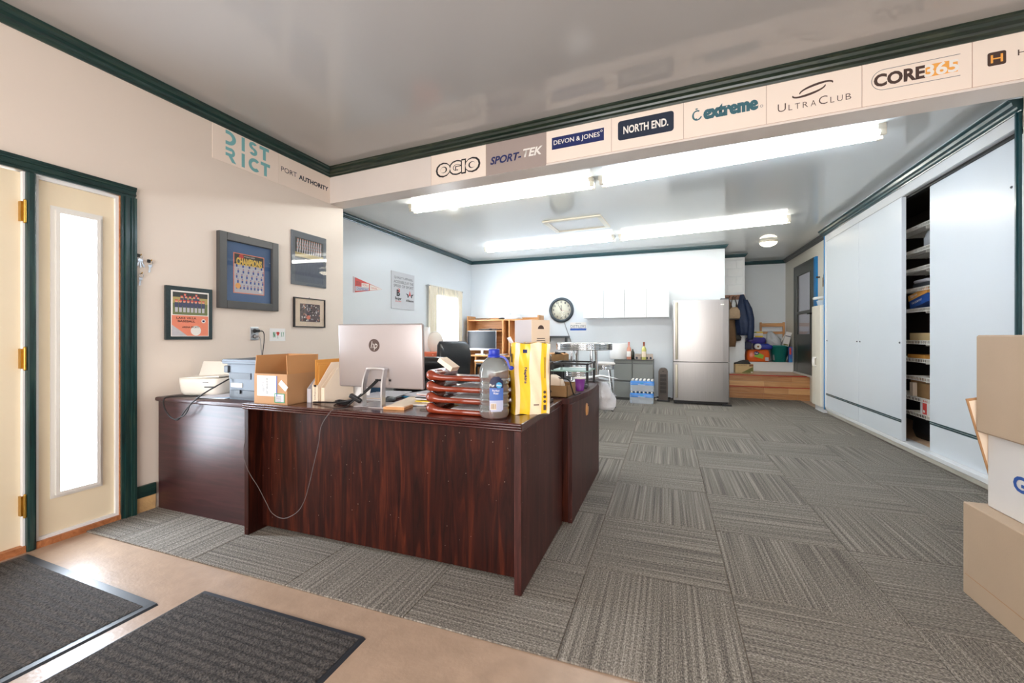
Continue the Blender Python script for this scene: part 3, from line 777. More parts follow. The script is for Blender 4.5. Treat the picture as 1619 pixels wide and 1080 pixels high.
# keys
def keys(y, z, label, n, fob):
    t = onwall('hanging_keys', label, 'keys', y, z, 'keys hung on the wall')
    MB().cyl((0, 0, 0), (0, -.018, .002), .003, n=6).tube([(0, -.018, .002), (0, -.022, .010)], .003, 6).build('nail', 'brass', t)
    mb = MB(); ring = [(.012*math.cos(a*PI/6), -.012, -.010+.012*math.sin(a*PI/6)) for a in range(13)]
    mb.tube(ring, .0015, 5, k=1, curve=False); mb.build('key_ring', 'silver', t)
    random.seed(n)
    for k in range(n):
        a = R(-25+50*k/max(1, n-1)) if n > 1 else R(8)
        M = Matrix.Translation((0, -.008-.004*k, -.018)) @ Matrix.Rotation(a, 4, 'Y')
        kb = MB(); kb.lathe([(.011, -.001), (.011, .001)], n=10, M=M @ Matrix.Translation((0, 0, -.012)) @ Matrix.Rotation(R(90), 4, 'X')); kb.box(-.004, .004, -.001, .001, -.055, -.02, M=M); kb.box(.004, .008, -.001, .001, -.05, -.045, M=M); kb.box(.004, .007, -.001, .001, -.04, -.036, M=M)
        kb.build('key', 'silver', t)
    if fob: MB().box(-.011, .007, -.016, -.006, -.012, .010, bev=.004, M=Matrix.Translation((-.008, 0, 0))).build('fob', fob, t)
keys(1.650, 1.60, 'bunch of keys with dark fob hung closest to the door casing', 3, 'shoe_dark')
keys(1.706, 1.575, 'single key hung right of the others on the wall', 1, 'black_plastic')
keys(1.655, 1.488, 'single key hung lowest on the wall by the casing', 1, None)

def people(mb, xs, zb, hgt, y, heads=0, shirts=1, pants=2, cap=None):
    for x in xs:
        w_ = hgt*.135
        quad(mb, x-w_*.75, x+w_*.75, zb, zb+hgt*.42, y, pants)
        quad(mb, x-w_, x+w_, zb+hgt*.38, zb+hgt*.78, y-.00006, shirts)
        disc(mb, x, zb+hgt*.88, hgt*.11, y-.0001, heads, 8)
        if cap is not None: quad(mb, x-hgt*.11, x+hgt*.12, zb+hgt*.92, zb+hgt*1.0, y-.00014, cap)
# team plaque
t = onwall('team_plaque', 'dark marbled plaque with baseball team photo over orange print', 'plaque', 1.786, 1.078)
B('board', 'plaque_board', t, 0, .300, -.02, 0, 0, .357, .004)
B('border', 'ink_white', t, .030, .272, -.0215, -.02, .022, .328)
mb = MB(); y = -.0219
quad(mb, .040, .263, .168, .318, y, 0); quad(mb, .040, .263, .245, .285, y-.0002, 1); quad(mb, .040, .263, .285, .318, y-.0002, 2)
people(mb, [.062+.0245*k for k in range(8)], .185, .082, y-.0005, 3, 4, 5, 6); people(mb, [.095+.026*k for k in range(5)], .225, .07, y-.0003, 3, 4, 4, 6); people(mb, [.115, .188], .248, .062, y-.00025, 3, 4, 4, 6)
mb.build('photo', ['field_green', 'field_tan', 'tree_print', 'skin_print', 'shirt_print', 'pants_print', 'ink_red'], t)
mb = MB(); quad(mb, .034, .268, .026, .163, y, 0); mb.add([(.034, y-.0002, .10), (.10, y-.0002, .05), (.13, y-.0002, .026), (.034, y-.0002, .026)], [(0, 1, 2, 3)], 2); disc(mb, .185, .062, .034, y-.0004, 1, 20); disc(mb, .235, .128, .014, y-.0004, 1, 14); quad(mb, .228, .243, .122, .135, y-.0006, 3)
mb.build('print', ['salmon', 'ink_white', 'pants_print', 'navy'], t)
text('lettering', 'LAKE VILLA', t, 'ink_black', .125, .146, .125, .014, y=y-.0006, off=.02); text('lettering', 'BASEBALL', t, 'ink_black', .125, .125, .11, .014, y=y-.0006, off=.02); text('lettering', 'ARENA SPORTS', t, 'ink_black', .152, .085, .11, .012, y=y-.0008, off=.01)

# champions frame
t = onwall('framed_print', 'wide grey frame with blue mat around a champions team print', 'picture', 2.124, 1.308)
W_, H_ = .496, .563
mb = MB(); fw = .058
for a in ((0, fw, 0, H_), (W_-fw, W_, 0, H_), (fw, W_-fw, 0, fw), (fw, W_-fw, H_-fw, H_)): mb.box(a[0], a[1], -.036, 0, a[2], a[3], bev=.004)
mb.build('frame', 'frame_grey', t)
B('mat_board', 'mat_blue', t, fw-.004, W_-fw+.004, -.012, -.008, fw-.004, H_-fw+.004)
x0, x1, z0, z1 = .128, .372, .128, .420
B('mat_edge', 'salmon', t, x0-.007, x1+.007, -.0128, -.0118, z0-.007, z1+.007)
mb = MB(); y = -.0134; quad(mb, x0, x1, z0, z1, y, 0); quad(mb, x0, x1, z0, z0+.215, y-.0001, 1)
random.seed(4)
for r, (n, zz) in enumerate(((5, .305), (6, .262), (6, .222), (7, .185), (8, .14))): people(mb, [x0+.018+(x1-x0-.036)*(k+.5*(r % 2)*.6)/(n-1) if n > 1 else 0 for k in range(n)][:n], zz-.004, .05, y-.0003-.0001*r, 2, 3, 4, 3)
disc(mb, x0+.028, z0+.05, .022, y-.0012, 5); disc(mb, x0+.055, z1-.02, .02, y-.0008, 6); disc(mb, x1-.03, z0+.022, .012, y-.0012, 7)
mb.build('print', ['tree_print', 'paper_grey', 'skin_print', 'royal_print', 'pants_print', 'ink_orange', 'ink_red', 'ink_white'], t)
text('lettering', 'CHAMPIONS', t, 'gold_print', (x0+x1)/2, .365, .215, .058, y=y-.0012, off=.05)
text('lettering', 'WORLD SERIES', t, 'ink_white', (x0+x1)/2, .407, .09, .009, y=y-.0012)
B('pane', 'picture_glass', t, fw, W_-fw, -.0185, -.0165, fw, H_-fw)
MB().tube([(W_*.5, -.002, H_), (W_*.5+.004, -.008, H_+.012), (W_*.5+.008, -.002, H_)], .0015, 5).build('hanger', 'strap_dark', t)

# grey clip frame
t = onwall('framed_poster', 'frameless grey team poster under glass, highest near the corner', 'picture', 2.77, 1.558)
B('backing', 'slate_border', t, 0, .393, -.012, 0, 0, .474)
mb = MB(); y = -.0126; quad(mb, .035, .358, .03, .235, y, 1); quad(mb, .035, .358, .235, .42, y, 0); quad(mb, .035, .358, .25, .29, y-.0002, 5)
for k in range(4): people(mb, [.06+.026*j+.006*(k % 2) for j in range(11)], .285+.026*k, .05, y-.0008+.0001*k, 2, 4, 4)
mb.build('print', ['tree_print', 'slate_print', 'skin_print', 'shirt_print', 'pants_print', 'field_tan'], t)
B('pane', 'picture_glass', t, 0, .393, -.0165, -.0145, 0, .474)
# small framed photo
t = onwall('framed_photo', 'small black framed crowd photo with wide cream mat', 'picture', 2.793, 1.183)
mb = MB(); W_, H_, fw = .354, .264, .009
for a in ((0, fw, 0, H_), (W_-fw, W_, 0, H_), (fw, W_-fw, 0, fw), (fw, W_-fw, H_-fw, H_)): mb.box(a[0], a[1], -.02, 0, a[2], a[3])
mb.build('frame', 'ink_black', t); B('mat_board', 'paper_cream', t, fw, W_-fw, -.010, 0, fw, H_-fw)
mb = MB(); y = -.0106; quad(mb, .065, .295, .05, .212, y, 0); random.seed(8)
for k in range(90):
    x_, z_ = random.uniform(.07, .29), random.uniform(.055, .207); disc(mb, x_, z_, random.uniform(.004, .008), y-.0002-.00001*k, random.choice((1, 2, 3, 4)), 6)
disc(mb, .16, .09, .02, y-.0013, 5, 10)
mb.build('print', ['crowd_print', 'skin_print', 'ink_white', 'tree_print', 'pants_print', 'salmon'], t)
B('pane', 'picture_glass', t, fw, W_-fw, -.0165, -.0145, fw, H_-fw)
MB().tube([(W_*.5-.006, -.002, H_), (W_*.5, -.006, H_+.008), (W_*.5+.006, -.002, H_)], .0015, 5).build('hanger', 'strap_dark', t)
# outlet
t = onwall('wall_outlet', 'steel wall outlet with black plug above the credenza', 'outlet', 2.388, 1.07)
B('plate', 'silver', t, 0, .072, -.006, 0, 0, .106, .003)
for z in (.03, .074): MB().lathe([(.017, 0), (.017, .003)], n=14, M=Matrix.Translation((.036, -.006, z)) @ Matrix.Rotation(R(90), 4, 'X')).build('socket', 'dark_grey', t)
pl = thing('appliance_lead', 'black plug and cord hanging from the wall outlet', 'cord', (XL, 2.388, 1.07), 90)
MB().box(.018, .056, -.045, -.0095, .062, .086, bev=.006).build('plug', 'black_plastic', pl)
MB().tube([(.05, -.03, .074), (.085, -.04, .066), (.10, -.03, 0.0), (.085, -.03, -.12), (.06, -.04, -.25), (.03, -.03, -.345)], .0035, 6).build('cord', 'black_rubber', pl)
pl = thing('appliance_lead', 'grey plug and thin cord in the lower half of the wall outlet', 'cord', (XL, 2.388, 1.07), 90)
MB().box(.022, .052, -.035, -.0095, .020, .042, bev=.006).build('plug', 'cord_grey', pl)
MB().tube([(.045, -.02, .03), (.065, -.03, 0.01), (.085, -.02, -.10), (.10, -.025, -.25), (.10, -.02, -.345)], .0025, 6).build('cord', 'cord_grey', pl)
# child's drawing
t = onwall('small_drawing', 'small white card with green and red drawing on the wall', 'drawing', 2.562, 1.062)
B('card', 'paper', t, 0, .15, -.004, 0, 0, .105)
mb = MB(); y = -.0044
for x in (.03, .045): quad(mb, x, x+.006, .03, .075, y, 0)
mb.add([(.03, y, .075), (.036, y, .075), (.051, y, .03), (.045, y, .03)], [(0, 1, 2, 3)], 0)
for x in (.105, .122): mb.add([(x, y, .035), (x+.006, y, .035), (x+.014, y, .075), (x+.008, y, .075)], [(0, 1, 2, 3)], 0)
disc(mb, .07, .068, .009, y, 1, 10); disc(mb, .083, .068, .009, y, 1, 10); mb.add([(.061, y-.0002, .065), (.092, y-.0002, .065), (.0765, y-.0002, .038)], [(0, 1, 2)], 1); quad(mb, .0745, .0785, .02, .04, y, 0)
mb.build('marks', ['ink_green', 'ink_red'], t)

# ================================================================== FLOOR MATS
def floor_mat(label, x0, x1, y0, y1, rz, rib_axis, e=.035):
    cx, cy = (x0+x1)/2, (y0+y1)/2; t = thing('floor_mat', label, 'mat', (cx, cy, 0), rz, 'entrance mats'); a, b = (x1-x0)/2, (y1-y0)/2
    mb = MB()
    mb.prism([(-a, 0), (-a+.010, .006), (-a+e, .007), (a-e, .007), (a-.010, .006), (a, 0)], 'y', -b, b)
    mb.build('rubber_border', 'mat_rubber', t)
    # ribbed pile: rows of little lumps
    nx, ny = int((2*a-2*e)/.0085), int((2*b-2*e)/.0085)
    v = []; f = []
    random.seed(1)
    for j in range(ny+1):
        for i in range(nx+1):
            x = -a+e+(2*a-2*e)*i/nx; y = -b+e+(2*b-2*e)*j/ny
            u, w_ = (y, x) if rib_axis == 'x' else (x, y)
            z = .008+0.008*max(0, math.sin(u*2*PI/.034))*(.75+.25*math.sin(w_*2*PI/.03))*min(1, max(0, min(a-e-abs(x), b-e-abs(y)))/.012)+random.uniform(0, .001)
            v.append((x, y, z))
    for j in range(ny):
        for i in range(nx):
            k = j*(nx+1)+i; f.append((k, k+1, k+nx+2, k+nx+1))
    m_ = MB(); m_.add(v, f, 0, True); o = m_.build('ribbed_pile', 'mat_pile', t)
    return t
floor_mat('dark ribbed mat lying against the entry door', -3.04, -1.962, 0.28, 1.13, -1.5, 'x')
floor_mat('dark ribbed mat nearest the desk, grey rubber edge', -1.868, -1.018, 0.05, 1.246, 0.7, 'x', .017)

# ================================================================== CREDENZA
DZ = .733
t = thing('credenza', 'dark mahogany credenza against the wall under the plaque', 'cabinet', (-3.045, 1.73, 0))
B('end_panel', 'mahogany_dull', t, 0, .84, .012, .04, .0, .69)
B('end_panel', 'mahogany_dull', t, 0, .84, 1.01, 1.04, .0, .69)
B('back_panel', 'mahogany_dull', t, 0, .02, .04, 1.01, .02, .69)
B('top', 'mahogany_dull', t, -.005, .845, -.01, 1.05, .69, .717, .011, 3)
for k in range(2):
    y0 = .045+k*.482
    d = B('drawer', 'mahogany', t, .82, .84, y0, y0+.475, .36, .68); MB().tube([(.84, y0+.19, .52), (.852, y0+.20, .52), (.852, y0+.28, .52), (.84, y0+.29, .52)], .005, 6, k=2).build('handle', 'brass', d)
    d = B('drawer', 'mahogany', t, .82, .84, y0, y0+.475, .03, .352); MB().tube([(.84, y0+.19, .2), (.852, y0+.20, .2), (.852, y0+.28, .2), (.84, y0+.29, .2)], .005, 6, k=2).build('handle', 'brass', d)
B('base', 'mahogany', t, .02, .82, .04, 1.01, 0, .03)
CZ = .717
# white inkjet printer
t = thing('inkjet_printer', 'small white inkjet printer with raised paper tray', 'printer', (-2.86, 1.93, CZ), 14)
def sq(cx, cy, z, a, b, e=4.0, n=28):
    out = []
    for i in range(n):
        an = 2*PI*i/n; c, s_ = math.cos(an), math.sin(an)
        out.append((cx+a*math.copysign(abs(c)**(2/e), c), cy+b*math.copysign(abs(s_)**(2/e), s_), z))
    return out
mb = MB(); mb.rings([sq(0, 0, .002, .13, .085), sq(0, 0, .02, .145, .095), sq(0, 0, .08, .155, .10), sq(0, 0, .105, .155, .10), sq(0, 0, .112, .148, .094)])
mb.build('body', 'printer_white', t)
MB().box(-.135, .15, -.08, .09, .112, .122, bev=.004, M=Matrix.Rotation(R(-3), 4, 'Y')).build('lid', 'printer_white', t)
MB().box(-.11, .11, 0, .006, 0, .11, bev=.002, M=Matrix.Translation((-.02, .06, .11)) @ Matrix.Rotation(R(-22), 4, 'X')).build('paper_support', 'printer_white', t)
B('slot', 'black_plastic', t, .06, .13, -.1005, -.09, .055, .062)
B('badge', 'ink_grey', t, .05, .085, -.1025, -.095, .088, .092)
# grey laser printer
t = thing('laser_printer', 'blue-grey multifunction laser printer behind the open carton', 'printer', (-2.53, 1.80, CZ), 0)
MB().prism([(.02, .0), (.02, .15), (0, .165), (0, .215), (.32, .215), (.32, 0)], 'y', .02, .38).build('body', 'printer_grey', t)
B('output_bay', 'printer_dark', t, .0195, .2, .016, .30, .125, .162)
B('paper_drawer', 'printer_dark', t, .03, .315, .012, .02, .012, .058)
B('release_latch', 'black_plastic', t, .09, .125, .004, .014, .038, .06)
B('rating_label', 'paper', t, .035, .13, .0165, .0195, .075, .10)
ld = MB().box(-.022, .325, .0, .40, .216, .245, bev=.006).build('scanner_lid', 'printer_grey', t); B('lid_seam', 'printer_dark', ld, -.0225, .326, -.001, .401, .229, .233)
MB().box(-.02, .02, .01, .06, .16, .205, bev=.006).build('hinge_cover', 'printer_dark', t)
B('control_bar', 'dark_grey', t, -.02, .0, .05, .35, .19, .214)
# papers beside it
t = thing('paper_stack', 'white and blue papers lying beneath the grey printer', 'papers', (-2.64, 1.86, CZ), 6)
for k, m in enumerate(('paper', 'paper', 'label_cyan', 'paper_grey')): MB().box(-.11, .10, -.07, .13, .002*k+.0006, .002*k+.002, M=Matrix.Rotation(R(6*k), 4, 'Z')).build('sheet', m, t)
# black usb cable looping down over the credenza end
t = thing('printer_cable', 'black cable looping over the edge of the credenza', 'cable', (0, 0, 0))
MB().tube([(-2.50, 1.81, .842), (-2.60, 1.72, .755), (-2.70, 1.705, .68), (-2.775, 1.70, .604), (-2.81, 1.70, .592), (-2.868, 1.70, .61), (-2.92, 1.70, .665), (-2.934, 1.712, .715), (-2.91, 1.76, .7215), (-2.84, 1.80, .722), (-2.78, 1.83, .722)], .004, 6).build('cord', 'black_rubber', t)
MB().tube([(-2.66, 1.712, .714), (-2.68, 1.70, .69), (-2.72, 1.697, .63), (-2.80, 1.692, .597)], .0035, 6).build('cord', 'black_rubber', t)

# ================================================================== FRONT DESK
t = thing('reception_desk', 'dark mahogany front desk with reeded edge facing the entry', 'desk', (-2.19, 1.655, 0))
W_ = 1.62
B('side_panel', 'mahogany', t, .004, .034, .012, .745, .009, .70, .002, 1); B('side_panel', 'mahogany_y', t, W_-.034, W_-.002, .012, .745, .009, .70, .002, 1)
B('modesty_panel', 'mahogany', t, .034, W_-.034, .10, .12, .03, .70)
B('top', 'mahogany_x', t, 0, W_, .012, .75, .70, DZ, .003, 1)
mb = MB()
for k in range(3):
    z = .7055+k*.011; MB().cyl((0.001, .0075, z), (W_-.001, .0075, z), .0048, n=12).build('reed', 'mahogany_gloss', t)
mb.bm.free()
d = B('drawer_box', 'mahogany', t, .06, .45, .30, .73, .10, .70); B('drawer_front', 'mahogany_x', t, .06, .45, .73, .748, .12, .40); B('drawer_front', 'mahogany_x', t, .06, .45, .73, .748, .41, .69)
# cable hanging in front of the desk
cb = [(-1.40, 1.80, DZ+.006), (-1.50, 1.70, DZ+.006), (-1.545, 1.652, DZ+.004), (-1.562, 1.638, .722), (-1.606, 1.63, .655), (-1.622, 1.63, .572), (-1.659, 1.63, .442), (-1.687, 1.635, .36), (-1.729, 1.64, .259), (-1.779, 1.64, .197), (-1.865, 1.64, .155), (-1.945, 1.64, .17), (-1.99, 1.64, .223), (-2.05, 1.64, .30), (-2.10, 1.64, .350), (-2.14, 1.64, .408), (-2.156, 1.64, .475), (-2.15, 1.645, .537), (-2.15, 1.648, .60)]
tag(MB().tube(cb, .0019, 6, k=4).build('hanging_cable', 'cord_dim'), 'thin grey cable drooping in front of the desk', 'cable')

# ================================================================== SIDE DESK (bow front)
t = thing('side_desk', 'mahogany bow-fronted desk with oval wood emblem behind the front desk', 'desk', (-1.27, 2.42, 0))
W_, L_ = .765, 1.03
poly = [(0, 0), (W_-.03, 0)]+[(W_-.03+.05*math.sin(PI*k/14)*.9+.015*k/14, L_*k/14) for k in range(1, 14)]+[(W_-.015, L_), (0, L_)]
MB().prism(poly, 'z', .703, .737).build('top', 'mahogany_y', t)
B('front_panel', 'mahogany_y', t, W_-.036, W_-.012, .002, L_, .009, .703); B('end_panel', 'mahogany', t, .10, W_-.036, .01, .035, .009, .703); B('end_panel', 'mahogany', t, .0, W_-.036, L_-.035, L_-.005, .009, .703); B('foot_plinth', 'black_plastic', t, .12, W_-.06, .04, L_-.04, 0.008, .04)
em = MB(); em.lathe([(.001, .012), (.5, .012), (.85, .009), (1, 0)], n=24, M=Matrix.Translation((W_-.012, .47, .60)) @ Matrix.Rotation(R(90), 4, 'Y') @ Matrix.Diagonal((.043, .034, 1, 1)))
e_ = em.build('emblem', 'oak', t); MB().lathe([(.006, 0), (.006, .004)], n=10, M=Matrix.Translation((W_-.001, .47, .628)) @ Matrix.Rotation(R(90), 4, 'Y')).build('emblem_mark', 'ink_brown', e_)
SZ = .737
# carton tray with wrapped parcel
t = thing('carton_tray', 'shallow brown carton tray on the near end of the side desk', 'box', (-.70, 2.56, SZ), 0)
mb = MB(); a, b, h_ = .15, .115, .07
mb.box(-a, a, -b, b, 0, .004)
for x0, x1, y0, y1 in ((-a, -a+.004, -b, b), (a-.004, a, -b, b), (-a, a, -b, -b+.004), (-a, a, b-.004, b)): mb.box(x0, x1, y0, y1, 0, h_)
mb.build('tray', 'tan_carton', t)
t = thing('wrapped_parcel', 'cream paper parcel resting in the brown carton tray', 'parcel', (-.72, 2.57, SZ+.0045), 8)
mb = MB(); mb.rings([sq(0, 0, 0, .11, .075, 5), sq(0, 0, .05, .12, .085, 5), sq(0, 0, .09, .11, .078, 4), sq(.01, 0, .115, .06, .05, 3)]); mb.jitter(.006, 14); mb.build('paper', 'paper_cream', t)
t = thing('charger_cord', 'black cord lying across the brown carton tray', 'cord', (-.56, 2.55, SZ))
MB().tube([(-.14, .02, .10), (-.06, .0, .105), (0, -.02, .095), (.02, -.03, .05), (.03, .0, .006), (.05, .10, .006)], .004, 6).build('cord', 'black_rubber', t)
t = thing('paper_cup', 'purple and white tumbler beside the black desk rack', 'cup', (-.545, 2.80, SZ))
MB().lathe([(.026, 0), (.036, .085), (.034, .085), (.025, .004), (.001, .004)], n=20).build('body', 'purple_cup', t); MB().lathe([(.037, .08), (.039, .084), (.037, .09), (.034, .088)], n=20).build('rim', 'ink_white', t)
# black wire rack
t = thing('desk_rack', 'black metal desk rack holding papers on the side desk', 'rack', (-.80, 3.05, SZ))
mb = MB()
for x in (0, .26):
    for y in (0, .30): mb.box(x-.008, x+.008, y-.006, y+.006, 0, .165)
mb.build('frame', 'black_plastic', t)
B('shelf', 'clear_green', t, -.01, .27, -.01, .31, .105, .113); mb = MB()
for y in (0, .30): mb.box(-.012, .272, y-.006, y+.006, .155, .168)
for x in (0, .26): mb.box(x-.006, x+.006, -.006, .306, .155, .168)
mb.build('rail', 'black_plastic', t)
t = thing('loose_papers', 'white sheets overhanging the far end of the side desk', 'papers', (-.62, 3.36, SZ+.0005), 0)
for k in range(4):
    v = []; n = 8
    for i in range(n+1):
        u = i/n; z = .012*k*.3+.001+(.055 if k > 1 else .02)*u-.11*max(0, u-.55)*(1 if k > 1 else .4)
        v += [(-.09+.30*u+.02*k, -.05+.02*k+.05*u, z+.002*k), (-.11+.30*u+.02*k, .14+.02*k-.10*u*u, z+.002*k)]
    MB().add(v, [(2*i, 2*i+1, 2*i+3, 2*i+2) for i in range(n)], 0, True).build('sheet', ('paper', 'paper_grey', 'paper', 'paper')[k], t)
t = thing('sandal_pad', 'dark padded case lying beside the desk rack', 'case', (-.60, 3.0, SZ), 10)
MB().box(-.03, .07, -.1, .1, 0, .028, bev=.01, seg=3).build('body', 'dark_grey', t); MB().box(-.032, .072, -.02, .02, 0.001, .031, bev=.008).build('band', 'shoe_dark', t)
# clear plastic bag hanging at the far end
t = thing('plastic_bag', 'crumpled clear plastic bag hanging off the side desk end', 'bag', (-.505, 3.53, .50))
RR = []
for k in range(9):
    u = k/8; a = .035+.045*math.sin(PI*(1-u)*.85); RR.append([(a*math.cos(2*PI*i/20)*(1+.25*math.sin(5*i+k))+.03*(1-u), .8*a*math.sin(2*PI*i/20)*(1+.2*math.cos(3*i+2*k)), .225*u) for i in range(20)])
MB().rings(RR).jitter(.014, 12, 3).build('film', 'bag_white', t)
MB().tube([(-.06, -.10, .2475), (-.03, -.07, .255), (.0, -.01, .20)], .012, 8).build('handle', 'bag_white', t)

# ================================================================== ON THE FRONT DESK
def carton(name, label, cat, loc, rz, a, b, h_, flap, m='cardboard', angs=(20, -15, 10, 65), mi_in='cardboard_in'):
    t = thing(name, label, cat, loc, rz); mb = MB(); w_ = .004
    mb.box(0, a, 0, b, 0, w_)
    for q in ((0, w_, 0, b), (a-w_, a, 0, b), (w_, a-w_, 0, w_), (w_, a-w_, b-w_, b)): mb.box(q[0], q[1], q[2], q[3], 0, h_)
    mb.build('body', m, t)
    spec = [((0, 0), 0, a), ((a, 0), 90, b), ((a, b), 180, a), ((0, b), 270, b)]
    for (p, r, l_), an in zip(spec, angs):
        if an is None: continue
        M = Matrix.Translation((p[0], p[1], h_)) @ Matrix.Rotation(R(r), 4, 'Z') @ Matrix.Rotation(R(an), 4, 'X')
        MB().box(.003, l_-.003, 0, .004, 0, flap, M=M).build('flap', mi_in, t)
    return t
# open carton with shipping labels
t = carton('open_carton', 'open brown carton with white shipping labels on the front desk', 'box', (-2.12, 1.675, DZ), 2, .23, .22, .165, .10, angs=(-165, -4, 2, -6))
t2 = [o for o in t.children if o.name.startswith('flap')][0]; bpy.data.objects.remove(t2)
B('shipping_label', 'paper', t, .022, .155, -.0012, -.0002, .045, .155)
mb = MB(); quad(mb, .158, .163, .046, .155, -.0016, 1); random.seed(2)
for k in range(14): z = .06+k*.006; quad(mb, .088, .088+random.uniform(.006, .012), z, z+.003, -.0016, 0)
for k in range(9): z = .07+k*.006; quad(mb, .06, .066+random.uniform(0, .01), z, z+.003, -.0016, 2)
mb.build('label_print', ['ink_black', 'ink_blue', 'ink_grey'], t)
B('shipping_label', 'paper_grey', t, .15, .212, -.001, -.0002, .014, .060)
mb = MB()
for q in ((.145, .150, .012, .062), (.209, .214, .012, .062), (.15, .209, .012, .016), (.15, .209, .058, .062)): quad(mb, *q, -.0018, 0)
for k in range(5): quad(mb, .155, .19, .02+.006*k, .022+.006*k, -.0018, 1)
mb.build('label_print', ['ink_green', 'ink_grey'], t)
MB().box(0, .06, -.0014, -.0004, 0, .03, M=Matrix.Translation((.172, 0, .112)) @ Matrix.Rotation(R(40), 4, 'Y')).build('shipping_label', 'paper', t)
# magazine files / envelopes
def filebox(label, loc, rz, m, h_, w_=.034):
    t = thing('magazine_file', label, 'file holder', loc, rz, 'file holders beside the carton')
    mb = MB(); d = .20
    for x0, x1 in ((0, .002), (w_-.002, w_)):
        mb.prism([(0, 0), (d, 0), (d, h_), (d*.45, h_), (0, h_*.45)], 'x', x0, x1)
    mb.box(0, w_, 0, .002, 0, h_*.45); mb.box(0, w_, d-.002, d, 0, h_); mb.box(0, w_, 0, d, 0, .002)
    mb.build('case', m, t); return t
filebox('narrow dark edged file holder touching the open carton', (-1.875, 1.80, DZ), -4, 'paper_grey', .17, .03)
t = filebox('white file holder with black print, filled with manila envelopes', (-1.838, 1.80, DZ), -4, 'paper_cream', .22, .045)
text('lettering', 'Envelopes', t, 'ink_black', .0225, .055, .075, .014, y=-.0006, rot=90)
mb = MB(); rrect(mb, .012, .033, .09, .10, .003, -.0006); mb.build('emblem', 'ink_black', t)
for k in range(3):
    e = thing('manila_envelope', ('orange manila envelope leaning in file holder, tallest', 'orange manila envelope in file holder, middle one', 'orange manila envelope in file holder, shortest')[k], 'envelope', (-1.834+.012*k, 1.815, DZ+.0025), -4, 'envelopes in the file holder'); MB().box(0, .006, .0, .17, 0, .235-.015*k, bev=.002).build('sleeve', 'manila', e)
filebox('cream file holder standing closest to the computer', (-1.785, 1.81, DZ), -7, 'paper_cream', .19, .028)
# things behind the computer: blue board and small boxes
t = thing('blue_folder', 'dark blue printed board standing behind the file holders', 'board', (-2.10, 2.15, DZ), 5)
MB().box(0, .42, 0, .012, 0, .205, M=Matrix.Rotation(R(-4), 4, 'X')).build('board', 'blue_board', t); MB().box(.24, .275, -.004, -.001, .12, .165).build('sticker', 'manila', t)
t = thing('ink_box', 'small dark ink box piled behind the computer', 'box', (-1.99, 2.22, DZ), 12); 
MB().box(0, .17, 0, .10, 0, .21).build('carton', 'dark_grey', t); B('label_strip', 'paper_cream', t, .01, .05, -.001, 0, .15, .17)
t = thing('ink_box', 'tiny black and red box on top of the ink box pile', 'box', (-1.97, 2.24, DZ+.2102), 20); MB().box(0, .11, 0, .06, 0, .035).build('carton', 'shoe_dark', t); B('label_strip', 'salmon', t, .01, .06, -.001, 0, .018, .034)
# white curved sheet
t = thing('curved_sheet', 'white sheet bent against the back of the computer', 'paper', (-1.80, 1.98, DZ), 0)
v = []; n = 10
for i in range(n+1):
    u = i/n; v += [(.16*u, .05*math.sin(u*2), .0), (.16*u, .06+.05*math.sin(u*2), .09+.09*u)]
MB().add(v, [(2*i, 2*i+1, 2*i+3, 2*i+2) for i in range(n)], 0, True).build('sheet', 'paper', t)

# all-in-one computer seen from behind
t = thing('desktop_computer', 'silver all-in-one computer showing its back and loop stand', 'computer', (-1.42, 1.84, DZ), 1.5)
TI = Matrix.Translation((0, .0, .095)) @ Matrix.Rotation(R(2), 4, 'X')
MB().box(-.262, .262, 0, .022, 0, .338, bev=.009, seg=3, M=TI).build('housing', 'aio_silver', t)
MB().box(-.258, .258, .021, .0235, .03, .332, M=TI).build('screen', 'screen', t)
mb = MB(); n = 30
for i in range(n): pass
ringM = TI @ Matrix.Translation((-.028, -.0008, .225))
v = [ringM @ Vector((.034*math.cos(2*PI*i/n), 0, .034*math.sin(2*PI*i/n))) for i in range(n)]; mb.add(v, [list(range(n))])
lg = mb.build('logo_disc', 'ink_brown', t)
lt = text('logo_letters', 'hp', lg, 'ink_white', 0, 0, .040, .048, y=0, shear=.25, off=-.02); lt.matrix_local = TI @ Matrix.Translation((-.028, -.0016, .222))
mb = MB(); loop = [(-.058, -.052, .004), (-.058, -.050, .12), (-.054, -.03, .185), (-.044, -.022, .20), (.044, -.022, .20), (.054, -.03, .185), (.058, -.050, .12), (.058, -.052, .004)]
w0 = .016
def strap(mb, pts, wd, th):
    P = catmull(pts, 6); RR = []
    for i, p in enumerate(P):
        d = (P[min(i+1, len(P)-1)]-P[max(i-1, 0)]).normalized(); b = Vector((0, 1, 0)); nrm = d.cross(b).normalized()
        RR.append([p+b*wd/2+nrm*th/2, p-b*wd/2+nrm*th/2, p-b*wd/2-nrm*th/2, p+b*wd/2-nrm*th/2])
    mb.rings(RR, 0, False)
strap(mb, loop, .03, .009); mb.build('stand_loop', 'silver', t)
B('stand_base', 'aio_silver', t, -.105, .105, -.075, .10, 0, .007, .002)
mb = MB(); mb.box(-.03, .06, -.004, .001, .02, .055, M=TI); mb.build('port_panel', 'aio_silver', t)
mb = MB()
for x in (-.012, .006, .024, .066): mb.box(x-.006, x+.006, -.012 if x < .03 else -.005, 0, .038, .048, M=TI)
mb.build('plug', 'black_plastic', t)
cbl = thing('computer_cable', 'black cables running from the computer back across the desk', 'cable', (-1.42, 1.84, DZ))
MB().tube([(.0, -.015, .135), (-.02, -.05, .10), (-.07, -.075, .055), (-.14, -.08, .03), (-.22, -.075, .018), (-.32, -.06, .012), (-.40, -.05, .006)], .0045, 6).build('cord', 'black_rubber', cbl)
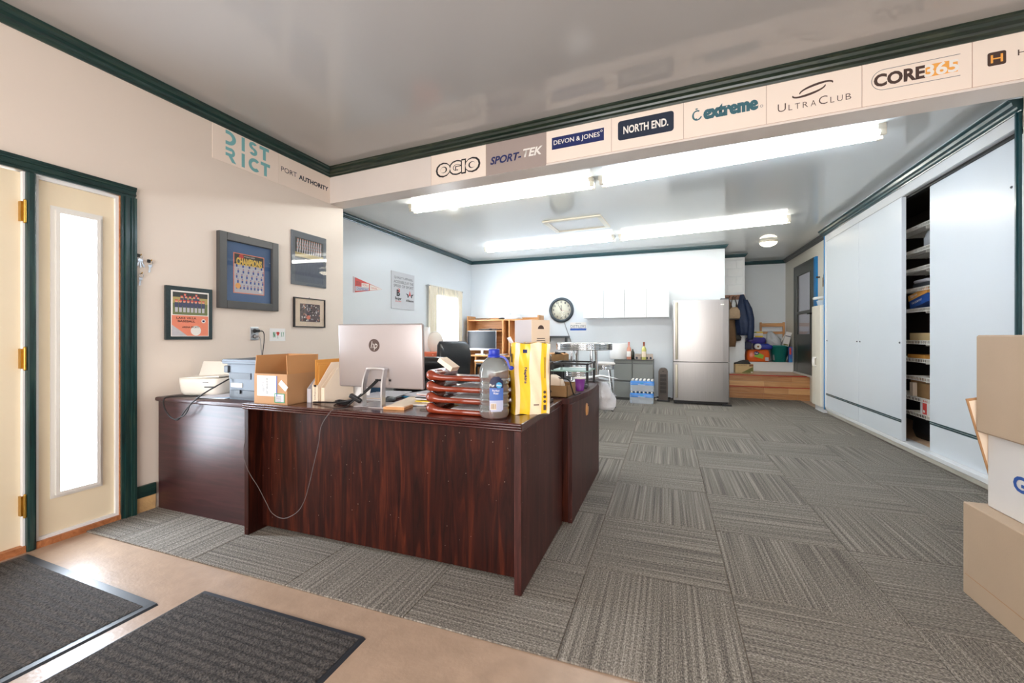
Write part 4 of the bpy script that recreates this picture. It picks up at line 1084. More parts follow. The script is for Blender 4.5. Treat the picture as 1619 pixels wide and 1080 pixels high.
MB().tube([(-.015, -.015, .133), (-.035, -.045, .10), (-.08, -.08, .05), (-.105, -.10, .02), (-.11, -.13, .006), (-.125, -.165, .005), (-.14, -.178, .003)], .0035, 6).build('cord', 'black_rubber', cbl)
MB().box(-.035, .035, -.012, .012, -.011, .011, bev=.005, M=Matrix.Translation((-.09, -.077, .047)) @ Matrix.Rotation(R(28), 4, 'Y') @ Matrix.Rotation(R(8), 4, 'Z')).build('adapter', 'black_plastic', cbl)
t = thing('cable_bundle', 'black coiled cable bundle on the desk beside the computer base', 'cable', (-1.65, 1.82, DZ))
mb = MB(); random.seed(6)
for k in range(3): mb.tube([(.05*math.cos(a)+.01*k, .025*math.sin(a), .008+.004*k+.004*math.sin(2*a+k)) for a in [2*PI*i/9 for i in range(10)]], .004, 6, k=3)
mb.build('cord', 'black_rubber', t)
# wooden block, papers, mouse, notes
t = thing('wood_block', 'small square wooden block in front of the computer base', 'block', (-1.335, 1.757, DZ), 8)
MB().box(0, .115, 0, .10, 0, .014, bev=.002).build('block', 'oak_x', t); B('paper_slip', 'paper_cream', t, .01, .105, .01, .09, .0142, .016)
t = thing('computer_mouse', 'dark computer mouse behind the computer stand', 'mouse', (-1.46, 1.98, DZ)); MB().ball((0, 0, .014), (.03, .045, .016), 12, 8).build('shell', 'dark_grey', t); B('wheel', 'black_plastic', t, -.003, .003, -.02, -.005, .027, .032)
def papers(label, loc, rz, n, ms, seed, w_=.21, l_=.28, step=.0035):
    t = thing('paper_stack', label, 'papers', loc, rz, 'papers strewn on the front desk'); random.seed(seed)
    for k in range(n):
        M = Matrix.Translation((random.uniform(-.02, .02), random.uniform(-.02, .02), .0008+k*step)) @ Matrix.Rotation(R(random.uniform(-9, 9)), 4, 'Z')
        MB().box(-w_/2, w_/2, -l_/2, l_/2, 0, step*.8, M=M).build('sheet', ms[k % len(ms)], t)
    return t
papers('pile of white sheets behind the computer stand', (-1.60, 2.12, DZ), 10, 5, ['paper', 'paper_grey', 'paper_cream'], 3, step=.004)
papers('tall pile of grey and yellow folders next to the letter trays', (-1.14, 2.10, DZ), -6, 11, ['paper', 'paper', 'pack_yellow', 'paper_grey', 'paper', 'dark_grey', 'paper_grey', 'salmon', 'paper', 'paper_grey', 'paper_grey'], 5, .26, .26, .006)
papers('flat white sheets between wooden block and letter trays', (-1.32, 2.05, DZ), 14, 3, ['paper', 'paper', 'paper_cream'], 9, step=.003)
papers('printed sheets with blue marks in the middle of the front desk', (-1.42, 2.24, DZ), -20, 4, ['paper_grey', 'label_cyan', 'paper'], 12, .16, .2, .004)
t = thing('eyeglasses', 'small wire trinket lying by the letter trays', 'trinket', (-1.12, 1.80, DZ)); MB().tube([(-.03, 0, .003), (-.01, .012, .004), (.015, 0, .003), (.03, .01, .003), (.03, .02, .003)], .002, 5).build('wire', 'shoe_dark', t)
# letter trays
def letter_tray(label, z, items):
    t = thing('letter_tray', label, 'tray', (-1.095, 1.745, z), 0, 'stacked wooden letter trays')
    W_, D_, r = .37, .26, .024
    path = [(r, D_, r, r), (r, .10, r, r), (r, .045, r, r), (r+.003, .028, r, r*1.04), (r+.010, .016, r, r*1.05), (r+.022, .010, r*.95, r*.98), (r+.04, .008, r*.80, r*.80), (r+.062, .008, r*.66, r*.64), (r+.09, .008, r*.58, r*.55), (.20, .008, r*.56, r*.52), (W_-.02, .008, r*.56, r*.52)]
    RR = []
    for k in range(len(path)):
        p = Vector(path[k][:3]); q0 = Vector(path[max(0, k-1)][:3]); q1 = Vector(path[min(len(path)-1, k+1)][:3]); d = q1-q0; d.z = 0; d.normalize(); sd_ = Vector((-d.y, d.x, 0)); rr = path[k][3]
        RR.append([p+sd_*(rr*(.6 if k > 7 else 1)*math.cos(2*PI*j/14))+Vector((0, 0, rr*math.sin(2*PI*j/14))) for j in range(14)])
    MB().rings(RR).build('rail', 'cherry', t)
    MB().box(W_-.03, W_, .0, D_, .002, .044, bev=.012, seg=3).build('rail', 'cherry', t)
    B('base', 'cherry', t, .02, W_-.01, .012, D_, .003, .009)
    return t
for k in range(4):
    letter_tray(('lowest of the four stacked cherry letter trays', 'second lowest of the four cherry letter trays', 'second highest of the four cherry letter trays', 'top tray of the four cherry letter trays')[k], DZ+.0005+.0525*k, k)
for k, (ms, n) in enumerate(((['paper', 'label_cyan', 'dark_grey'], 4), (['paper', 'salmon', 'paper_grey'], 4), (['paper', 'paper_grey'], 3))):
    t = thing('paper_stack', ('sheets lying in the lowest letter tray', 'sheets lying in the second lowest letter tray', 'sheets lying in the second highest letter tray')[k], 'papers', (-.86, 1.885, DZ+.0105+.0525*k), 0, 'papers in the letter trays')
    random.seed(20+k)
    for j in range(n): MB().box(-.11, .13, -.10, .10, .0035*j, .0035*j+.003, M=Matrix.Rotation(R(random.uniform(-3, 3)), 4, 'Z')).build('sheet', ms[j % len(ms)], t)
t = thing('small_carton', 'small cream carton tilted on the top letter tray', 'box', (-1.02, 1.79, DZ+.1985), 0)
MB().box(0, .085, 0, .075, 0, .022, M=Matrix.Rotation(R(33), 4, 'Y') @ Matrix.Translation((-.046, 0, .026))).build('carton', 'paper_cream', t)
t = thing('magazine', 'grey magazine lying on the top letter tray', 'magazine', (-.87, 1.79, DZ+.1675), 0); MB().box(0, .16, 0, .20, 0, .012).build('pages', 'paper_grey', t); B('cover', 'dark_grey', t, .0, .16, .0, .2, .012, .0135)
t = thing('white_spoon', 'white plastic scoop sticking out behind the letter trays', 'scoop', (-1.10, 2.03, DZ+.06), 0)
MB().ball((0, 0, .035), (.05, .03, .01), 12, 8).build('bowl', 'ink_white', t); MB().tube([(-.04, 0, .04), (-.055, .0, .07)], .005, 6).build('handle', 'ink_white', t); B('stem', 'ink_white', t, -.008, .008, -.006, .006, -.0598, .03)

# water jug
t = thing('water_jug', 'clear plastic water jug with blue cap on the desk corner', 'jug', (-.735, 1.765, DZ), 20)
def sup(a, b, z, e=3.2, n=40): return sq(0, 0, z, a, b, e, n)
RR = []
prof = [(.050, .001), (.060, .006), (.066, .018), (.067, .03)]
for k in range(15):
    z = .034+k*.0105; prof.append((.068-(.0055 if k % 2 else 0), z))
prof += [(.068, .192), (.068, .205), (.064, .228), (.052, .250), (.038, .266), (.027, .275), (.023, .279), (.0225, .290)]
MB().rings([sup(r, r*.93, z, 2.25 if r > .05 else 2.0) for r, z in prof]).build('bottle', 'water_clear', t)
cap = MB(); cap.lathe([(.0245, .283), (.0255, .285), (.0255, .305), (.023, .310), (.001, .311)], n=26); cap.lathe([(.029, .272), (.029, .281), (.0245, .284)], n=26)
c_ = cap.build('cap', 'blue_cap', t)
hd = MB(); strap(hd, [(.024, -.004, .277), (.045, -.008, .272), (.06, -.012, .255), (.068, -.014, .232), (.078, -.016, .224)], .016, .009); hd.ball((.078, -.016, .225), (.012, .010, .010), 10, 7); hd.build('handle', 'blue_cap', t)
lb = MB(); n = 14
def labrow(z0, z1, mi, wd=1.0):
    v = []
    for i in range(n+1):
        x = (-.030+.060*i/n)*wd+.012
        # follow the superellipse front
        y = -.0675*.93*(1-abs(x/.068)**2.25)**(1/2.25)-.0012
        v += [(x, y, z0), (x, y, z1)]
    lb.add(v, [(2*i, 2*i+1, 2*i+3, 2*i+2) for i in range(n)], mi, True)
for a, b, mi, wd in ((.036, .042, 2, .8), (.042, .085, 2, 1), (.085, .14, 1, 1), (.14, .165, 0, 1), (.165, .175, 0, .92), (.175, .184, 0, .75), (.184, .190, 0, .5)): labrow(a, b, mi, wd)
l_ = lb.build('label', ['label_navy', 'label_blue', 'label_light'], t)
text('lettering', 'Pur', l_, 'ink_white', -.006, .152, .022, .013, y=-.0655); dd = MB(); disc(dd, .024, .153, .013, -.0652, 0); dd.build('emblem', 'label_cyan', l_); text('lettering', 'Aqua', l_, 'ink_white', .024, .152, .022, .010, y=-.0657)
text('lettering', 'Purified', l_, 'ink_white', .010, .129, .030, .009, y=-.0655); text('lettering', 'Water', l_, 'ink_white', .011, .117, .024, .009, y=-.0655)
bc = MB(); quad(bc, -.013, .012, .045, .072, -.0650, 0); random.seed(3)
for k in range(8): quad(bc, -.011+k*.0028, -.011+k*.0028+random.uniform(.0008, .0018), .048, .070, -.0654, 1)
bc.build('barcode', ['paper_cream', 'ink_brown'], l_)

# napkin package
t = thing('napkin_pack', 'yellow and cream plastic-wrapped napkin package behind the jug', 'package', (-.665, 1.85, DZ), 30)
mb = MB(); NX, NZ = 24, 18; W_, D_, H_ = .165, .12, .335
def pk(u, w_, side):  # u 0..1 across, w_ 0..1 up
    z = H_*w_+.004*math.sin(9*u+2*w_)
    bulge = .014*math.sin(PI*u)*math.sin(PI*w_)**.5+.003*math.sin(20*u+13*w_)
    return z, bulge
def face(fn, nu, mi_of):
    v = []; 
    for j in range(NZ+1):
        for i in range(nu+1): v.append(fn(i/nu, j/NZ))
    for j in range(NZ):
        for i in range(nu):
            k = j*(nu+1)+i; mb.add([v[k], v[k+1], v[k+nu+2], v[k+nu+1]], [(0, 1, 2, 3)], mi_of((i+.5)/nu, (j+.5)/NZ), True)
def mf(u, w_): return 1 if u < .14 else 0 if u < .40 else 1 if u < .76 else 0 if u < .93 else 1
face(lambda u, w_: (W_*u+.004*math.sin(7*w_), -pk(u, w_, 0)[1]+.006*math.sin(5*w_), pk(u, w_, 0)[0]), NX, mf)
face(lambda u, w_: (W_*u+.004*math.sin(7*w_), D_+pk(u, w_, 0)[1]+.006*math.sin(5*w_), pk(u, w_, 0)[0]), NX, mf)
face(lambda u, w_: (.004*math.sin(7*w_)-.010*math.sin(PI*u), D_*u+.006*math.sin(5*w_), H_*w_+.004*math.sin(2*w_)), 8, lambda u, w_: 0)
face(lambda u, w_: (W_+.004*math.sin(7*w_)+.006*math.sin(PI*u), D_*u+.006*math.sin(5*w_), H_*w_+.004*math.sin(9+2*w_)), 8, lambda u, w_: 1)
tp = [(W_*i/6+.004*math.sin(7), D_*j/4+.006*math.sin(5), H_+.006*math.sin(3*i+j)) for j in range(5) for i in range(7)]
mb.add(tp, [(j*7+i, j*7+i+1, j*7+i+8, j*7+i+7) for j in range(4) for i in range(6)], 0, True)
bt = [(W_*i, D_*j, .0) for j in range(2) for i in range(2)]; mb.add(bt, [(0, 1, 3, 2)], 1)
bmesh.ops.remove_doubles(mb.bm, verts=list(mb.bm.verts), dist=.0012)
p_ = mb.build('wrapper', ['yellow_wrap', 'cream_wrap'], t)
text('lettering', 'Napkins', p_, 'navy', .046, .185, .075, .017, y=-.016, rot=90, off=.03)
mb = MB(); quad(mb, .035, .055, .290, .306, -.014); mb.build('panel_print', 'navy', p_)
text('panel_print', 'III', p_, 'ink_brown', .140, .22, .006, .10, y=-.0125); mb = MB()
for k in range(3): disc(mb, .140, .105-.022*k, .007, -.011, 0, 10)
quad(mb, .134, .147, .02, .045, -.010); quad(mb, .086, .112, .044, .049, -.0135); mb.build('panel_print', 'ink_brown', p_)
mb = MB(); M = Matrix.Rotation(R(-90), 4, 'Z')
for cz, r in ((.29, .018),): mb.add([M @ Vector((-.06+r*math.cos(2*PI*i/12), -.0125, cz+1.6*r*math.sin(2*PI*i/12))) for i in range(12)], [list(range(12))], 0)
mb.add([M @ Vector(q) for q in ((-.04, -.0125, .245), (-.012, -.0125, .245), (-.012, -.0125, .285), (-.04, -.0125, .285))], [(0, 1, 2, 3)], 0)
mb.build('side_print', 'ink_brown', p_)
MB().add([(.0, .02, .335), (-.015, .03, .365), (-.03, .05, .36), (-.012, .07, .335)], [(0, 1, 2, 3)]).jitter(.004, 30).build('torn_film', 'bag_white', t)
# tall carton standing behind it
t = thing('tall_carton', 'tall pale carton with hand hole standing behind the napkins', 'box', (-.640, 2.03, DZ), 61)
M = Matrix.Rotation(R(2), 4, 'Y')
MB().box(0, .13, 0, .13, .0, .452).build('carton', 'paper_cream', t)
MB().box(-.0012, 0, .002, .128, .0, .452).build('grey_side', 'paper_grey', t)  # this side of the carton is coloured greyer
mb = MB(); ringflat(mb, .065, .405, .0, .02, -.0008, 0, 180, sx=1.1); mb.build('hand_hole', 'ink_brown', t)
mb = MB(); random.seed(5)
for k in range(6): w_ = random.uniform(.02, .035); quad(mb, .065-w_, .065+w_, .355-k*.011, .358-k*.011, -.0008)
for k in range(7): quad(mb, .045+k*.006, .048+k*.006, .245, .275, -.0008)
mb.build('print', 'ink_brown', t)
# dark wooden stand behind the carton
t = thing('wood_organizer', 'dark turned wooden stand behind the napkin package', 'stand', (-.665, 2.28, DZ), 0)
B('base', 'strap_dark', t, -.06, .06, -.05, .05, 0, .015, .003)
MB().lathe([(.014, .015), (.012, .05), (.017, .06), (.011, .07), (.012, .15), (.017, .16), (.011, .17), (.012, .21)], c=(.045, 0, 0), n=12).build('post', 'strap_dark', t); MB().lathe([(.014, .015), (.012, .05), (.017, .06), (.011, .07), (.012, .15), (.017, .16), (.011, .17), (.012, .21)], c=(-.045, 0, 0), n=12).build('post', 'strap_dark', t)
B('top', 'strap_dark', t, -.06, .06, -.05, .05, .21, .225, .003)

# ================================================================== CHAIRS
def office_chair(name, label, loc, rz, back_h=.62, back_w=.54, seat_z=.47):
    t = thing(name, label, 'chair', loc, rz, 'black leather office chairs')
    TB = Matrix.Translation((0, .22, seat_z+.06)) @ Matrix.Rotation(R(-9), 4, 'X')
    mb = MB(); RR = []
    for k in range(11):
        u = k/10; w_ = back_w*(.44+.06*math.sin(PI*u)); th = .055+.02*math.sin(PI*min(1, u*1.3)); 
        if k == 0 or k == 10: w_ *= .9; th *= .45
        RR.append([TB @ Vector(p) for p in sq(0, .02*math.sin(2*PI*u), back_h*u, w_, th, 4.2, 26)])
    mb.rings(RR); mb.build('backrest', 'leather', t)
    mb = MB(); mb.rings([[TB @ Vector((x*.98, .058+.0*x, z)) for x, z in ((-.9*back_w*.42, .05+.5*0), (.9*back_w*.42, .05))], [TB @ Vector((x, .066, z)) for x, z in ((-back_w*.36, back_h-.06), (back_w*.36, back_h-.06))]], caps=False, closed=False); mb.build('back_seam', 'black_plastic', t)
    mb = MB(); mb.rings([sq(0, 0, seat_z-.06, .22, .22, 4), sq(0, 0, seat_z-.04, .26, .26, 4), sq(0, 0, seat_z+.01, .27, .265, 4), sq(0, -.01, seat_z+.035, .24, .24, 4)]); mb.build('seat', 'leather', t)
    for s in (-1, 1):
        a = MB(); a.tube([(s*.24, .16, seat_z-.03), (s*.31, .17, seat_z+.05), (s*.315, .16, seat_z+.19), (s*.31, .08, seat_z+.215), (s*.31, -.12, seat_z+.21), (s*.31, -.17, seat_z+.15), (s*.29, -.12, seat_z+.02), (s*.24, -.06, seat_z-.03)], .016, 8, k=5)
        ar = a.build('armrest', 'black_plastic', t); MB().box(s*.31-.035, s*.31+.035, -.15, .13, seat_z+.215, seat_z+.245, bev=.012, seg=3).build('arm_pad', 'leather', ar)
    MB().cyl((0, 0, .12), (0, 0, seat_z-.05), .028, n=14).cyl((0, 0, seat_z-.075), (0, 0, seat_z-.05), .12, n=14).build('gas_column', 'black_plastic', t)
    for k in range(5):
        a = 2*PI*k/5+.3; c, s_ = math.cos(a), math.sin(a)
        l_ = MB().tube([(0, 0, .11), (c*.15, s_*.15, .10), (c*.29, s_*.29, .075)], .02, 8, k=3).build('leg', 'black_plastic', t)
        MB().cyl((c*.29-s_*.022, s_*.29+c*.022, .035), (c*.29+s_*.022, s_*.29-c*.022, .035), .026, n=12).cyl((c*.29, s_*.29, .035), (c*.29, s_*.29, .075), .008, n=8).build('caster', 'black_rubber', l_)
    return t
office_chair('office_chair', 'low black leather chair tucked behind the front desk computer', (-1.80, 3.22, .008), 168, .40, .66, .47)
office_chair('office_chair', 'high-backed black leather chair turned in front of the hutch desk', (-2.52, 5.02, .008), 60, .50, .52, .47)

# ================================================================== WORK TABLE by the side wall
t = thing('work_table', 'grey work table along the rear side wall', 'table', (-3.30, 5.25, .008))
B('top', 'file_grey', t, -.5, .33, -.62, .55, .70, .732, .003)
for x in (-.46, .29):
    for y in (-.58, .51): B('leg', 'dark_grey', t, x-.02, x+.02, y-.02, y+.02, 0, .70)
for k, (x, y) in enumerate(((-3.37, 5.08), (-3.185, 5.145))):
    t = thing('shoe_box', ('orange shoe box on the work table, nearer the wall', 'orange shoe box on the work table, nearer the office chair')[k], 'box', (x, y, .7405), 19, 'orange boxes on the work table')
    B('body', 'orange_box', t, 0, .19, 0, .30, 0, .10); l_ = B('lid', 'orange_box', t, -.003, .193, -.003, .303, .075, .135, .002, 1)
    disc_ = MB(); disc(disc_, .1, .10, .008, -.004, 0, 10); disc_.build('emblem', 'paper_cream', t)
t = thing('heat_press', 'white rounded machine with swept hood on the work table', 'machine', (-3.40, 5.53, .7405), 20)
B('base', 'printer_white', t, -.22, .20, -.10, .16, 0, .06, .015, 3)
MB().lathe([(.001, -.03), (.11, -.028), (.125, 0), (.11, .028), (.001, .03)], n=28, M=Matrix.Translation((.12, .0, .27)) @ Matrix.Rotation(R(90), 4, 'X') @ Matrix.Rotation(R(15), 4, 'Y') @ Matrix.Diagonal((1, 1.35, 1, 1))).build('hood', 'printer_white', t)
MB().rings([sq(-.10, 0, .05, .12, .07, 3), sq(-.06, 0, .25, .10, .06, 3), sq(-.02, 0, .43, .06, .05, 3), sq(-.01, 0, .50, .045, .04, 3)]).build('column', 'white_gloss', t)
MB().lathe([(.001, -.02), (.09, -.018), (.1, 0), (.09, .018), (.001, .02)], n=24, M=Matrix.Translation((-.14, -.09, .27)) @ Matrix.Rotation(R(90), 4, 'X')).build('dial', 'salmon', t)

# ================================================================== CURTAINED WINDOW, POSTER, PENNANT
t = thing('curtain', 'sheer cream curtain gathered on a rod over the rear window', 'curtain', (XB, 0, 0), 90)
rod = MB(); rod.cyl((6.22, -.05, 1.975), (7.50, -.05, 1.975), .008, n=10)
for x in (6.22, 7.50): rod.ball((x, -.05, 1.975), .016, 10, 7); rod.cyl((x, -.05, 1.975), (x, -.0005, 1.975), .005, n=8)
rod.build('rod', 'silver', t)
def drape(x0, x1, z0, z1, waves, amp, m, name, seed):
    v = []; f = []; nx, nz = waves*8, 10
    for j in range(nz+1):
        for i in range(nx+1):
            u = i/nx; q = j/nz
            v.append((x0+(x1-x0)*u+.004*math.sin(7*q+i), -.05+amp*math.sin(2*PI*waves*u+.6*math.sin(3*q+seed)), z0+(z1-z0)*q))
    for j in range(nz):
        for i in range(nx):
            k = j*(nx+1)+i; f.append((k, k+1, k+nx+2, k+nx+1))
    MB().add(v, f, 0, True).build(name, m, t)
drape(6.25, 6.50, .62, 1.965, 5, .016, 'curtain', 'panel', 0); drape(7.30, 7.47, .62, 1.965, 4, .014, 'curtain', 'panel', 1)
drape(6.50, 6.92, .62, 1.965, 7, .012, 'sheer', 'sheer_panel', 2); drape(6.92, 7.30, .62, 1.965, 6, .012, 'sheer', 'sheer_panel', 3)
drape(6.25, 7.47, 1.83, 1.985, 22, .021, 'curtain', 'valance', 4)

t = thing('wall_poster', 'grey apparel poster with two red and black logos on side wall', 'poster', (XB, 5.26, 1.52), 90)
B('board', 'poster_grey', t, 0, .60, -.012, 0, 0, .565)
for k, (s_, w_) in enumerate((('QUALITY APPAREL', .50), ('ACCESSIBLE AT THE', .52), ('SPEED OF SPORT', .52))): text('lettering', s_, t, 'ink_grey', .31, .475-.062*k, w_, .042, y=-.0128, off=.01)
text('logo', 'B', t, 'ink_black', .165, .245, .085, .10, y=-.0128, off=.05); text('logo', '3', t, 'ink_red', .175, .285, .06, .055, y=-.0134)
text('lettering', 'Badger', t, 'ink_black', .165, .155, .16, .055, y=-.0128, off=.03); text('lettering', 'SPORT', t, 'ink_red', .165, .115, .15, .018, y=-.0128, off=.02)
mb = MB(); y = -.0128
mb.add([(.47, y, .31), (.44, y, .22), (.50, y, .22)], [(0, 1, 2)], 0)
mb.add([(.36, y, .255), (.43, y, .245), (.44, y, .20), (.41, y, .19), (.405, y, .225)], [(0, 1, 2, 3, 4)], 1); mb.add([(.58, y, .255), (.51, y, .245), (.50, y, .20), (.53, y, .19), (.535, y, .225)], [(0, 1, 2, 3, 4)], 1)
mb.build('logo', ['ink_red', 'ink_black'], t); text('lettering', 'Alleson', t, 'ink_black', .47, .145, .21, .04, y=-.0128, off=.03)
t = thing('pennant', 'red white and blue triangular pennant on the rear side wall', 'pennant', (XB, 4.45, 1.675), 90)
MB().prism([(0, 0), (0, .212), (.60, .103)], 'y', -.004, 0).build('felt', 'ink_red', t)
mb = MB(); y = -.0046
mb.add([(0, y, 0), (.03, y, .003), (.03, y, .206), (0, y, .212)], [(0, 1, 2, 3)], 0)
mb.add([(.04, y, .025), (.31, y, .062), (.31, y, .098), (.04, y, .09)], [(0, 1, 2, 3)], 0); mb.add([(.16, y, .092), (.31, y, .098), (.31, y, .148), (.16, y, .145)], [(0, 1, 2, 3)], 1)
mb.add([(.33, y, .062), (.585, y, .101), (.585, y, .105), (.33, y, .144)], [(0, 1, 2, 3)], 1)
f_ = mb.build('print', ['paper_grey', 'ink_white'], t)
text('lettering', '2020', t, 'ink_brown', .095, .135, .09, .045, y=-.0052); text('lettering', 'CHAMPIONS', t, 'ink_blue', .175, .062, .22, .03, y=-.0052); text('lettering', 'WORLD', t, 'ink_red', .235, .12, .12, .03, y=-.0052); text('lettering', 'SERIES', t, 'ink_red', .42, .10, .12, .02, y=-.0052)

# ================================================================== HUTCH DESK
t = thing('hutch_desk', 'oak computer desk with shelved hutch in the rear corner', 'desk', (-3.765, 7.32, .008))
W_ = 1.50; D_ = .655; yb = D_-.002
for x in (.0, .76, .89, W_-.025): 
    z1 = 1.50 if x in (.0, W_-.025) else 1.41
    B('side_panel', 'oak', t, x, x+.025, .30, yb, .735, z1)
B('shelf', 'oak_x', t, .025, W_-.025, .32, yb, 1.40, 1.425); B('shelf', 'oak_x', t, .025, .76, .34, yb, 1.19, 1.21)
B('back_panel', 'oak_x', t, .025, W_-.025, yb-.008, yb, .735, 1.40); B('top_rail', 'oak_x', t, .025, W_-.025, yb-.02, yb, 1.425, 1.47)
B('desktop', 'oak_x', t, .0, W_, 0, yb, .71, .735, .004); B('leg_panel', 'oak', t, .02, .045, .03, .62, 0, .71); B('leg_panel', 'oak', t, W_-.06, W_-.035, .03, .62, 0, .71); B('leg_panel', 'oak', t, .30, .325, .03, .62, 0, .71); B('keyboard_shelf', 'oak_x', t, .33, W_-.06, -.06, .30, .60, .618)
t = thing('desktop_monitor', 'silver-framed dark monitor standing in the oak hutch', 'monitor', (-3.42, 7.56, .7435), 0)
M = Matrix.Translation((0, 0, .085))
MB().box(-.315, .315, 0, .03, 0, .385, bev=.006, M=M).build('bezel', 'silver', t); MB().box(-.303, .303, -.002, 0, .035, .373, M=M).build('screen', 'screen', t)
MB().box(-.025, .025, .03, .05, .01, .25).box(-.11, .11, -.06, .10, 0, .012, bev=.004).build('stand', 'silver', t); MB().ball((0, -.001, .102), (.008, .002, .008), 8, 5).build('badge', 'ink_grey', t)
t = thing('keyboard', 'white keyboard on the pull-out shelf of the oak desk', 'keyboard', (-3.25, 7.42, .6265)); B('case', 'paper', t, -.2, .22, -.12, .04, 0, .018, .004)
mb = MB()
for r in range(5):
    for k in range(15): mb.box(-.19+k*.0265, -.19+k*.0265+.022, -.11+r*.028, -.11+r*.028+.023, .018, .023)
mb.build('keys', 'ink_white', t)
def clutter(name, label, cat, loc, rz, ms, n, w_, l_, seed, amp=.015):
    t = thing(name, label, cat, loc, rz); random.seed(seed)
    for k in range(n):
        mb = MB(); v = []; f = []
        for j in range(5):
            for i in range(7): v.append((-w_/2+w_*i/6, -l_/2+l_*j/4, .001+.006*k+amp*abs(noise.noise(Vector((i*.6+k*3, j*.7, seed))))))
        for j in range(4):
            for i in range(6): q = j*7+i; f.append((q, q+1, q+8, q+7))
        mb.add(v, f, 0, True, Matrix.Rotation(R(random.uniform(-15, 15)), 4, 'Z')).build('sheet', ms[k % len(ms)], t)
    return t
clutter('paper_stack', 'loose white papers on the middle hutch shelf', 'papers', (-3.35, 7.82, 1.2185), 5, ['paper', 'paper_grey', 'paper'], 5, .45, .22, 4, .03)
clutter('paper_stack', 'cream papers lying on top of the oak hutch', 'papers', (-3.50, 7.80, 1.4335), 5, ['paper', 'clear_green', 'paper_cream'], 4, .30, .2, 6)
clutter('paper_stack', 'papers spread on the oak desktop before the monitor', 'papers', (-3.05, 7.47, .7435), 8, ['paper', 'paper_grey', 'paper'], 3, .40, .2, 7)
t = thing('plastic_bag', 'crumpled blue-white plastic bag on top of the hutch', 'bag', (-2.88, 7.80, 1.434), 0)
mb = MB(); mb.rings([sq(0, 0, .002, .20, .09, 2.4), sq(0, 0, .03, .23, .10, 2.4), sq(.02, 0, .07, .16, .08, 2.2), sq(.0, 0, .10, .07, .04, 2)]).jitter(.03, 12, 2)
for v_ in mb.bm.verts: v_.co.z = max(v_.co.z, .001)
mb.build('film', 'bag_white', t); MB().ball((-.17, -.05, .02), (.09, .04, .018), 10, 6).build('dark_pouch', 'black_plastic', t)

# ================================================================== SECOND DESK behind the bar table
t = thing('black_desk', 'black desk with red-brown edge behind the bar table', 'desk', (-2.35, 6.20, .008))
B('top', 'dark_grey', t, 0, .94, 0, .62, .69, .715, .003); B('edge_strip', 'cherry', t, 0, .80, -.008, 0, .692, .713); B('pedestal', 'black_plastic', t, .55, .90, .03, .60, 0, .69); B('pedestal', 'black_plastic', t, .03, .30, .03, .60, 0, .69); B('modesty_panel', 'black_plastic', t, .30, .55, .55, .57, .2, .69)
t = carton('small_carton', 'small open brown carton on the black desk', 'box', (-1.66, 6.27, .7235), -4, .20, .25, .10, .06, m='tan_carton', angs=(None, -70, None, 70))
t = thing('paper_roll', 'cream crumpled paper bundle on the black desk beside the carton', 'paper', (-1.82, 6.32, .7235), 0)
MB().rings([sq(0, 0, .0, .12, .10, 3), sq(0, 0, .05, .14, .11, 3), sq(.02, 0, .10, .10, .08, 2.4), sq(.0, 0, .13, .05, .04, 2)]).jitter(.012, 12, 5).build('paper', 'paper_cream', t)
t = thing('cable_clump', 'black cables bunched on top of the small brown carton', 'cable', (-1.56, 6.42, .824), 0)
mb = MB()
for k in range(3): mb.tube([(.08*math.cos(a), .05*math.sin(a), .008+.008*k+.006*math.sin(2*a+k)) for a in [2*PI*i/9+k for i in range(10)]], .006, 6, k=3)
mb.build('cord', 'black_rubber', t)
t = thing('wall_shelf_board', 'thin dark shelf edge on rear wall behind the napkins', 'shelf', (-2.20, YB, 1.075)); B('board', 'dark_grey', t, 0, .45, -.18, 0, 0, .035); B('bracket', 'dark_grey', t, .05, .07, -.15, 0, -.08, 0); B('bracket', 'dark_grey', t, .38, .40, -.15, 0, -.08, 0)

# ================================================================== BAR TABLE AND STOOLS
t = thing('bar_table', 'round chrome-banded bar table with white top', 'table', (-1.087, 5.89, .008))
MB().lathe([(.001, 1.005), (.37, 1.005), (.38, .999), (.38, .996)], n=48).build('top', 'laminate_white', t)
pr_ = [(.375, .905)]
for k in range(4): z = .908+k*.022; pr_ += [(.385, z), (.389, z+.004), (.389, z+.014), (.385, z+.018)]
pr_ += [(.38, .997)]
MB().lathe([(.001, .91)]+pr_, n=48).build('band', 'chrome', t)
for ax, ay in ((-.16, -.10), (.13, -.14), (.16, .10), (-.13, .14)):
    MB().cyl((ax*.95, ay*.95, .91), (ax*1.0, ay*1.0, .45), .021, n=12).cyl((ax*1.0, ay*1.0, .45), (ax*1.7, ay*1.7, 0.0), .021, .019, n=12).build('leg', 'chrome', t)
MB().lathe([(.19, .45), (.21, .46), (.19, .47), (.19, .45)], n=30, caps=False).build('brace_ring', 'chrome', t)
